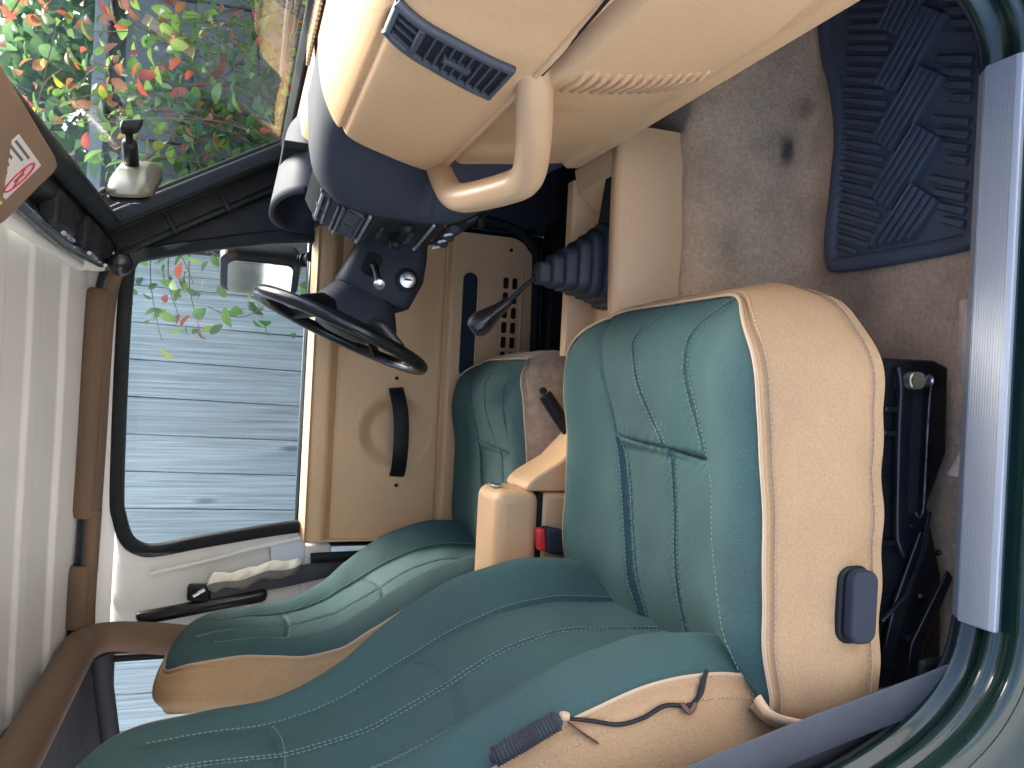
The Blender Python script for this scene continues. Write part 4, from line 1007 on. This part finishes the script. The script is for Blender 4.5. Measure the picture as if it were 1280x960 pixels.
# glove box door: a padded bulge with rounded edge
def glove(u, v):
    z = .488 - .205 * u; yn = -.10 + .14 * float(sstep(.72, 1.0, u)); y = yn + (.222 - yn) * v
    e = min(1, u * 14, (1 - u) * 9, (1 - v) * 14, v * 16 + 1 - float(sstep(.7, .9, u))); k = math.sqrt(max(0, 1 - (1 - max(0, e)) ** 2))
    yy_ = y + .015 * (z - .39) / .1 * 0
    rib_ = 0
    if .125 < y < .222:
        ph = (u - .20) / .70
        if 0 < ph < 1:
            sl2 = (ph * 12 + (y - .13) * 8) % 1.0
            ww_ = sstep(.128, .14, y) * (1 - sstep(.198, .21, y)) * sstep(0, .05, ph) * (1 - sstep(.95, 1, ph))
            rib_ = 0 * ww_ * (sstep(.25, .42, sl2) - sstep(.68, .85, sl2))
    return (lowX(z) + .004 - .028 * k - .006 * math.sin(min(1, max(0, u)) * 3.14) + rib_ + .012 * sstep(.125, .21, y) , yy_, z)
gb = gridf('glove_box', glove, np.linspace(0, 1, 260), np.linspace(0, 1, 110), TAN, dash, ang=60)
for k in range(13):
    u0 = .13 + .060 * k; pts = []
    for q in np.linspace(0, 1, 7):
        y = .112 + .098 * q; u_ = u0 + .045 * q; s_u = -.10 + .14 * float(sstep(.72, 1.0, u_)); pts.append(glove(u_, (y - s_u) / (.222 - s_u)))
    pts = np.array(pts); pts[:, 0] -= .0012; pts[0, 0] += .004; pts[-1, 0] += .004
    tube('louvre', pts, .0038, TAN, gb, n=8)
tube('glove_box_gap', [(lowX(.489) - .012, y, .4905 - .10 * (y - .22) * .5) for y in np.linspace(-.09, .225, 12)], .002, VOID, dash, n=6)
lathe('latch_screw', [(0, 0), (.006, 0), (.006, .004), (0, .005)], (.372, .26, .40), (-1, 0, .1), TAN, dash, n=12)
# outboard air vent, built on a slanted patch of the face
def patch(a, b):
    """a: 0..1 across (towards driver), b: 0..1 down the face"""
    z = .668 - .134 * b; y0 = .088 + .058 * b; y1 = .148 + .078 * b
    return np.array([np.interp(z, pc[::-1, 1], pc[::-1, 0]), y0 + (y1 - y0) * a, z])
def pbar(name, a0, b0, a1, b1, m, par, d0=-.004, d1=.004, bev=.001):
    n0 = np.array([-1, -.0, .0])
    c = [patch(a0, b0), patch(a1, b0), patch(a1, b1), patch(a0, b1)]
    return hexa(name, [p + n0 * d0 for p in c], [p + n0 * d1 for p in c], m, par, bev)
vent = gridf('air_vent', lambda a, b: tuple(patch(a, b) + np.array([-.0035, 0, 0])), np.linspace(0, 1, 6), np.linspace(0, 1, 24), VOID, dash)
for a in (.0, 1.0): tube('vent_frame', [patch(a, b) + np.array([-.003, 0, 0]) for b in np.linspace(-.01, 1.01, 20)], .0055, VENTM, vent, n=10)
for (a0, b0, a1, b1) in ((.0, -.02, 1, .02), (.0, .98, 1, 1.02)): pbar('vent_frame', a0, b0, a1, b1, VENTM, vent, 0, .0085, .0015)
pbar('vent_frame', .06, .185, .94, .235, VENTM, vent, 0, .0088, .0015)
for k in range(3): pbar('fin', .10 + .27 * k + .16, .03, .10 + .27 * k + .20, .18, VENTM, vent, 0, .0072, .0005)
for k in range(8):
    b = .31 + k * .083
    if 2 <= k <= 4:
        pbar('fin', .06, b, .44, b + .018, VENTM, vent, 0, .0075, .0005); pbar('fin', .60, b, .94, b + .018, VENTM, vent, 0, .0075, .0005)
    else: pbar('fin', .06, b, .94, b + .018, VENTM, vent, 0, .0075, .0005)
pbar('vent_tab', .47, .45, .57, .69, VENTM, vent, 0, .0095, .001); pbar('vent_tab', .44, .44, .46, .70, VENTM, vent, 0, .0085, .0005); pbar('vent_tab', .58, .44, .60, .70, VENTM, vent, 0, .0085, .0005)
# embossed mark beside the vent (illegible moulded letters)
# grab handle
hp = catmull([(.365, .168, .500), (.345, .188, .492), (.310, .240, .470), (.283, .300, .450), (.272, .335, .446), (.269, .370, .455), (.268, .420, .475), (.270, .460, .491), (.282, .500, .500), (.310, .545, .502), (.345, .590, .503)], 8)
hr = np.interp(np.arange(len(hp)), [0, 8, 30, 55, 80], [.023, .022, .0225, .0215, .020])
tube('grab_handle', hp, hr, TANH, dash, n=22, ang=80)
# centre stack: slate coloured, swelling out towards the seats
STX = sinterp([(.22, .415), (.245, .405), (.30, .372), (.365, .327), (.42, .288), (.46, .270), (.50, .264), (.56, .264), (.61, .268), (.65, .280), (.675, .298), (.69, .318), (.70, .345), (.706, .39), (.709, .45)])
def dashX(z): return upX(z) + .012 if z > .495 else lowX(z) + .024
def stack(u, v):
    z = .22 + .489 * u; y = .43 + .225 * v
    ya = yend(z) - .02 if z > .49 else .57 + .03 * float(sstep(.49, .3, z)); yb = .645
    w_ = float(sstep(ya, yb, y)); w_ = w_ ** 1.15
    rx_ = .003 * max(0, (v - .93) / .07) ** 2
    return (dashX(z) * (1 - w_) + STX(z) * w_ + rx_ - .004 * math.sin(w_ * 3.14), y, z)
gridf('centre_stack', stack, np.linspace(0, 1, 90), np.linspace(0, 1, 70), DARK, dash, ang=80)
def bezel(u, v):
    z = .36 + .335 * u; y = .652 + .165 * v
    return (STX(z) + .003 - .018 * v + .03 * sstep(.93, 1, v), y, z)
gridf('stack_bezel', bezel, np.linspace(0, 1, 50), np.linspace(0, 1, 24), BLACK, dash, ang=80)
def bz_pt(y, z, d=0): v = (y - .652) / .165; return np.array([STX(z) + .003 - .018 * v - d, y, z])
def bzbar(name, y0, z0, y1, z1, m, par, d0=-.004, d1=.004, bev=.001):
    return hexa(name, [bz_pt(y0, z0, d0), bz_pt(y1, z0, d0), bz_pt(y1, z1, d0), bz_pt(y0, z1, d0)], [bz_pt(y0, z0, d1), bz_pt(y1, z0, d1), bz_pt(y1, z1, d1), bz_pt(y0, z1, d1)], m, par, bev)
cv = bzbar('centre_vent', .662, .610, .806, .676, VOID, dash, -.01, .001)
for y in (.662, .732, .800): bzbar('vent_frame', y - .002, .606, y + .004, .680, VENTM, cv, 0, .007)
for z in (.608, .642, .676): bzbar('vent_frame', .660, z - .002, .806, z + .002, VENTM, cv, 0, .0065)
for k in range(4):
    for (a, b) in ((.667, .730), (.737, .798)): bzbar('fin', a, .6175 + k * .0155, b, .620 + k * .0155, VENTM, cv, 0, .005, .0004)
for k in range(5):
    for a in (.676, .746): bzbar('fin', a + k * .011, .611, a + .002 + k * .011, .641, VENTM, cv, 0, .004, .0004)
SILV = mat('satin_trim', (.32, .35, .38), .35, metal=.5)
bzbar('trim_strip', .655, .596, .812, .601, SILV, dash, 0, .006); bzbar('trim_strip', .655, .487, .812, .492, SILV, dash, 0, .006)
radio = bzbar('radio', .660, .498, .806, .590, BLACK, dash, -.01, .0025, .002)
for y in (.682, .786): lathe('radio_knob', [(0, 0), (.012, 0), (.011, .008), (.009, .010), (0, .010)], bz_pt(y, .530, .002), (-1, 0, .1), BLACK, radio, n=18)
for k in range(6): bzbar('radio_button', .704 + k * .0115, .512, .713 + k * .0115, .520, DARK, radio, .002, .006, .0008)
for k in range(4): bzbar('radio_button', .704 + k * .017, .566, .716 + k * .017, .573, DARK, radio, .002, .0055, .0008)
bzbar('radio_display', .706, .534, .764, .556, mat('display_black', (.004, .005, .006), .12), radio, .002, .0032, .0006)
hv = bzbar('heater_panel', .660, .405, .806, .480, BLACK, dash, -.01, .002, .002)
for y in (.690, .733, .776):
    kb = lathe('heater_knob', [(0, 0), (.014, 0), (.013, .008), (.010, .012), (0, .013)], bz_pt(y, .445, .001), (-1, 0, .2), DARK, hv, n=20)
    bzbar('pointer', y - .001, .447, y + .001, .463, SILV, kb, .010, .0145, .0003)
bzbar('cold_mark', .748, .468, .757, .4705, BLUEP, hv, .002, .003, .0003); bzbar('hot_mark', .660, .466, .670, .469, RED, hv, .002, .003, .0003)
bzbar('switch', .664, .41, .676, .43, DARK, hv, .002, .008, .001)
tube('lighter_cable', catmull([(.30, .70, .395), (.29, .72, .385), (.295, .75, .378), (.31, .79, .372)], 8), .006, BLACK, dash, n=10)
# instrument hood on the driver's side
def hood(u, v):
    th = math.pi * u; y = 1.05 - .215 * math.cos(th) * (1 - .10 * v); z = .640 + (.105 * math.sin(th) ** .55) * (1 - .25 * v)
    return (.335 + .16 * v, y, z)
gridf('instrument_hood', hood, np.linspace(0, 1, 40), np.linspace(0, 1, 12), DARK, dash, solid=.010, soff=0, ang=60)
box('instrument_panel', (.415, .85, .55), (.43, 1.25, .735), VOID, dash)
box('driver_face', (.37, .818, .45), (.44, 1.34, .645), BLACK, dash, bev=.015)
box('driver_end', (.36, 1.25, .62), (.46, 1.345, .705), DARK, dash, bev=.02)

# ================================================================ STEERING
sw = thing('steering_wheel', (.09, 1.075, .58), 'black steering wheel seen almost edge on in front of driver door', 'steering wheel')
SC_ = np.array([.095, 1.07, .585]); e_u = np.array([.152, 0, .37]); e_u /= np.linalg.norm(e_u); e_v = np.array([0, 1.0, 0]); ax = np.array([-e_u[2], 0, e_u[0]])  # ax towards the driver
circ = np.array([SC_ + .19 * (math.cos(t) * e_u + math.sin(t) * e_v) for t in np.linspace(0, 2 * math.pi, 72, endpoint=False)])
tube('rim', circ, .0138, BLKP, sw, n=16, closed=True)
rings = []
for d_, s in ((-.055, .55), (-.03, .95), (-.012, 1.0), (.0, .92), (.006, .6)):
    rings.append([SC_ + ax * d_ + e_u * b * s + e_v * a * s for a, b in rrect(0, 0, .15, .13, .05, 6)])
loft('hub', rings, BLACK, sw, ang=50)
for a in (35, 145, 215, 325):
    t = R(a); p1 = SC_ - ax * .022 + .19 * (math.sin(t) * e_u + math.cos(t) * e_v); p0 = SC_ - ax * .03 + .05 * (math.sin(t) * e_u + math.cos(t) * e_v)
    tube('spoke', [p0, (p0 + p1) / 2 - ax * .004, SC_ + .187 * (math.sin(t) * e_u + math.cos(t) * e_v) - ax * .004], [.024, .019, .015], BLACK, sw, n=12, sy=.55)
column = thing('steering_column', (.25, 1.07, .5), 'slate plastic steering column cowl with ignition lock and lever', 'steering column')
cx = -ax
def colring(d_, w_, h_, r_, dz=0): return [SC_ + cx * d_ + e_u * (b + dz) + e_v * a for a, b in rrect(0, 0, w_, h_, r_, 6)]
loft('wheel_boss', [colring(.03, .15, .20, .06, -.01), colring(.05, .15, .19, .06, -.01), colring(.085, .125, .150, .05, -.01), colring(.10, .115, .125, .04, -.008)], DARK, column, ang=50)
loft('cowl', [colring(.095, .125, .150, .03, -.018), colring(.105, .135, .165, .03, -.022), colring(.17, .138, .165, .03, -.026), colring(.22, .13, .15, .03, -.02), colring(.30, .12, .13, .03, 0)], DARK, column, ang=50)
ig = SC_ + cx * .155 + e_v * -.070 + e_u * -.070
lathe('ignition_lock', [(.026, 0), (.025, .006), (.020, .008), (.019, .004), (0, .004)], ig + np.array([0, .003, 0]), (0, -1, 0), BLACK, column, n=28)
lathe('lock_face', [(.0175, 0), (.0170, .0065), (.012, .008), (.0, .008)], ig, (0, -1, 0), STEEL, column, n=28)
box('key_slot', (ig[0] - .002, ig[1] - .0095, ig[2] - .007), (ig[0] + .002, ig[1] - .0078, ig[2] + .007), VOID, column, bev=0)
o_ = SC_ + cx * .150 + e_u * .012 + e_v * -.0705
prism('lever_slot', [o_ + e_u * b + cx * a for a, b in rrect(0, 0, .05, .035, .010, 4)], (0, -.0015, 0), (0, .003, 0), VOID, column, smooth=False)
tube('column_lever', [o_ + np.array([0, .01, 0]), o_ + np.array([-.008, -.02, -.004]), o_ + np.array([-.035, -.05, -.006]), o_ + np.array([-.048, -.075, -.004])], [.007, .007, .0065, .008], BLACK, column, n=12)
lathe('lever_tip', [(0, 0), (.010, .001), (.012, .006), (.011, .012), (0, .014)], o_ + np.array([-.048, -.078, -.004]), (-.4, -.9, 0), STEEL, column, n=16)
tube('shaft', [SC_ + cx * .28, SC_ + cx * .42], .03, BLACK, column, n=12)

# ================================================================ CONSOLE
con = thing('centre_console', (.1, .65, .05), 'tan centre console between the seats with storage box behind', 'console')
# front tray round the gear lever: two side walls, floor and front end
def wall_prof(y0, y1, zt): return [(y0 - .006, .065), (y0, zt - .012), (y0 + .006, zt - .002), (y0 + .012, zt), (y1 - .004, zt), (y1, zt - .004), (y1, .065)]
rings = []
for x in np.linspace(.455, .06, 16):
    zt = .205 + .006 * math.sin((x - .1) * 6) - .012 * sstep(.15, .06, x); b = .010 * sstep(.40, .455, x)
    rings.append([(x, y + b, z) for y, z in wall_prof(.538, .568, zt - .008)])
loft('near_wall', rings, TAN, con, ang=45)
rings = []
for x in np.linspace(.40, .06, 12):
    rings.append([(x, y, z) for y, z in [(.725, .09), (.727, .190), (.733, .200), (.758, .200), (.764, .19), (.77, .08)]])
loft('far_wall', rings, TAN, con, ang=45)
box('tray_floor', (.06, .55, .09), (.44, .73, .150), TAN, con, bev=.005)
hexa('front_ramp', [(.34, .56, .15), (.42, .56, .15), (.42, .727, .15), (.34, .727, .15)], [(.37, .56, .192), (.42, .56, .205), (.42, .727, .205), (.37, .727, .192)], TAN, con, bev=.006)
prism('lever_slot', [(x, y, .1965 - .04 * 0) for x, y in [(.40, .575), (.40, .60), (.30, .63), (.29, .575)]], (0, 0, -.045), (0, 0, -.004), VOID, con)
# tail: ramp rising to the storage box
prism('console_body', [(-.192, .662, z) if x is None else (x, .662, z) for x, z in [(.07, .05), (.07, .150), (-.03, .160), (-.085, .178), (-.135, .225), (-.165, .275), (-.180, .292), (-.1935, .294), (-.1935, .05)]], (0, 0, 0), (0, .112, 0), TAN, con, bev=.012, seg=4)
box('storage_box', (-.46, .662, .05), (-.1955, .774, .262), TAN, con, bev=.010, seg=3)
ld = box('box_lid', (-.465, .656, .2655), (-.192, .780, .352), TAN, con, bev=.022, seg=5)
box('lid_gap', (-.458, .6645, .259), (-.197, .7715, .270), VOID, con, bev=0)
box('lid_catch', (-.1925, .70, .325), (-.186, .735, .343), STEEL, ld, bev=.002)
box('box_slot', (-.155, .6605, .213), (-.11, .6625, .218), VOID, con, bev=0)
# gear lever
gl = thing('gear_lever', (.2, .65, .15), 'black gear lever with knob rising from stepped rubber boot', 'gear lever')
lv_n = 7
for k in range(lv_n):
    t = k / (lv_n - 1); w_ = .170 - .128 * t ** .85; dp = .135 - .10 * t ** .85; z0 = .150 + .021 * k; cxx = .232 - .030 * t; cy = .642 + .012 * t
    rg = []
    for (dz, s) in ((-.004, .9), (-.001, .99), (.001, 1.0), (.0165, .985), (.0195, .955), (.0205, .86), (.023, .70)):
        rg.append([(cxx + a * s, cy + b * s, z0 + dz) for a, b in rrect(0, 0, w_, dp, min(w_, dp) * .28, 5)])
    loft('bellows', rg, BOOT, gl, ang=60)
KP0 = np.array([.195, .656, .297]); KP1 = np.array([.150, .69, .335])
tube('lever_rod', catmull([KP0, (.176, .672, .315), KP1], 6), [.0045] * 7 + [.0055] * 6, STEEL, gl, n=12) if False else tube('lever_rod', [KP0, (.176, .672, .315), KP1], [.0038, .0045, .0055], BLACK, gl, n=12)
kd = np.array([.095, .70, .398]) - KP1; kd = kd / np.linalg.norm(kd)
lathe('knob', [(.0, 0), (.0085, 0), (.0095, .004), (.0125, .025), (.018, .046), (.0215, .060), (.0222, .070), (.0205, .078), (.0195, .0785), (.019, .081), (.013, .086), (0, .0875)], KP1, kd, BLKP, gl, n=28, ang=30)
# parking brake
pb = thing('parking_brake', (-.05, .75, .1), 'black parking brake lever beside the driver seat', 'brake lever')
tube('brake_grip', [(-.12, .745, .15), (-.075, .752, .185), (-.04, .757, .21), (-.018, .760, .226)], [.011, .012, .0125, .012], BLACK, pb, n=14, sy=1.15)
lathe('brake_button', [(0, 0), (.007, 0), (.007, .008), (.005, .012), (0, .012)], (-.015, .760, .228), (.8, 0, .55), BLACK, pb, n=14)
tube('brake_arm', [(-.12, .745, .15), (-.2, .74, .10)], .008, BLKP, pb, n=10)

# ================================================================ VISOR AND MIRRORS
vis = thing('sun_visor', (.25, .4, 1.0), 'brown passenger sun visor with white warning label', 'sun visor')
vo = np.array([.235, .475, 1.055])          # corner frame of the visor
P_ = [np.array(p) for p in ((.228, -.05, .93), (.262, .545, 1.022), (.255, .60, 1.06), (.235, .66, 1.098), (.20, .66, 1.122), (.13, -.05, 1.10))]
def visp(a, b):
    """a: along Y 0..1, b: 0 front-lower edge, 1 rear-upper edge (near the header)"""
    lo_ = np.array([.258, .02, .990]) * (1 - a) + np.array([.258, .535, 1.026]) * a
    hi_ = np.array([.165, .02, 1.10]) * (1 - a) + np.array([.165, .60, 1.115]) * a
    return lo_ * (1 - b) + hi_ * b
vout = [visp(a, b) for a, b in ((0, 0), (.5, 0), (.93, 0), (.985, .02), (1.0, .10), (.99, .30), (.99, .55), (.985, .8), (.95, .97), (.9, 1.0), (.5, 1), (0, 1))]
va, vb = visp(1, 0) - visp(0, 0), visp(0, 1) - visp(0, 0); vn = np.cross(va, vb); vn /= np.linalg.norm(vn)
if vn @ (CAM - visp(.7, .5)) < 0: vn = -vn
prism('visor_panel', vout, vn * .0, -vn * .016, VISOR, vis, bev=.006, seg=3)
def vq(name, a0, b0, a1, b1, m, par, d0=.0005, d1=.0012):
    c = [visp(a0, b0), visp(a1, b0), visp(a1, b1), visp(a0, b1)]
    return prism(name, c, vn * d0, vn * d1, m, par, smooth=False)
lab = vq('warning_label', .60, .16, .86, .62, LABEL, vis)
for k in range(7): vq('print_line', .615 + .001 * k, .20 + k * .056, .76 - .02 * (k % 3), .225 + k * .056, INK, lab, .0012, .0016)
lc = visp(.81, .39); eu_ = (visp(.82, .39) - visp(.80, .39)); eu_ /= np.linalg.norm(eu_); ev_ = (visp(.81, .45) - visp(.81, .35)); ev_ /= np.linalg.norm(ev_)
tube('warning_oval', [lc + vn * .0015 + .016 * math.cos(t) * eu_ + .026 * math.sin(t) * ev_ for t in np.linspace(0, 6.283, 32, endpoint=False)], .0016, RED, lab, n=6, closed=True)
tube('warning_bar', [lc + vn * .0015 - .012 * eu_ - .015 * ev_, lc + vn * .0015 + .012 * eu_ + .015 * ev_], .0014, RED, lab, n=6)
vq('pictogram', .80, .33, .82, .45, INK, lab, .0012, .0016)
vq('yellow_band', .60, .66, .86, .74, YEL, vis)
tube('visor_arm', [(.27, .08, 1.08), (.24, .1, 1.075), (.2, .12, 1.085)], .006, BLACK, vis, n=10)
rv = thing('rear_view_mirror', (.34, .8, 1.0), 'interior mirror with grey green shell on a dark stem at the windshield', 'mirror')
base = wsp(.27, .70, -.004)
hexa('mirror_foot', [base + np.array([.006, -.012, -.018]), base + np.array([.006, .018, -.014]), base + np.array([-.012, .018, -.006]), base + np.array([-.012, -.012, -.010])],
     [base + np.array([.0, -.012, .014]), base + np.array([.0, .018, .018]), base + np.array([-.016, .02, .02]), base + np.array([-.016, -.010, .016])], BLACK, rv, bev=.004)
s0 = base + np.array([-.014, .012, .006]); s1 = np.array([.325, .79, .975])
tube('mirror_stem', [s0, s0 * .8 + s1 * .2, s0 * .75 + s1 * .25, s0 * .15 + s1 * .85, s1], [.006, .006, .0115, .0115, .006], BLACK, rv, n=14)
mrn = np.array([.90, -.43, .08]); mrn /= np.linalg.norm(mrn); mry = np.array([.43, .90, 0]); mry /= np.linalg.norm(mry); mrz = np.cross(mrn, mry)
def mrp(d_, a, b): return np.array([.300, .79, .968]) + mrn * d_ + mry * a + mrz * b
rings = []
for t, s in ((0, .86), (.12, 1.0), (.3, 1.02), (.5, .95), (.7, .80), (.85, .6), (1, .30)):
    rings.append([mrp(.032 * t, a * s, b * (.75 + .25 * s) * (1 - .25 * t)) for a, b in rrect(0, 0, .21, .068, .028, 6)])
loft('mirror_shell', rings, STAINED, rv, ang=60)
prism('mirror_bezel', [mrp(-.0005, a, b) for a, b in rrect(0, 0, .200, .066, .026, 6)], (0, 0, 0), -mrn * .006, BLACK, rv, bev=.003)
prism('mirror_pane', [mrp(-.007, a, b) for a, b in rrect(0, 0, .185, .052, .02, 6)], (0, 0, 0), -mrn * .001, MIRG, rv, smooth=False)
# windshield wiper beyond the glass
wp = thing('wiper', (.55, .5, .70), 'dark windshield wiper resting at the foot of the glass', 'wiper')
tube('wiper_arm', [(.56, .35, .725), (.535, .45, .735), (.53, .62, .738)], [.007, .006, .004], BLACK, wp, n=8)
tube('wiper_blade', [wsp(.94, .30, .018), wsp(.93, .55, .018), wsp(.94, .80, .018)], .005, BLACK, wp, n=8)
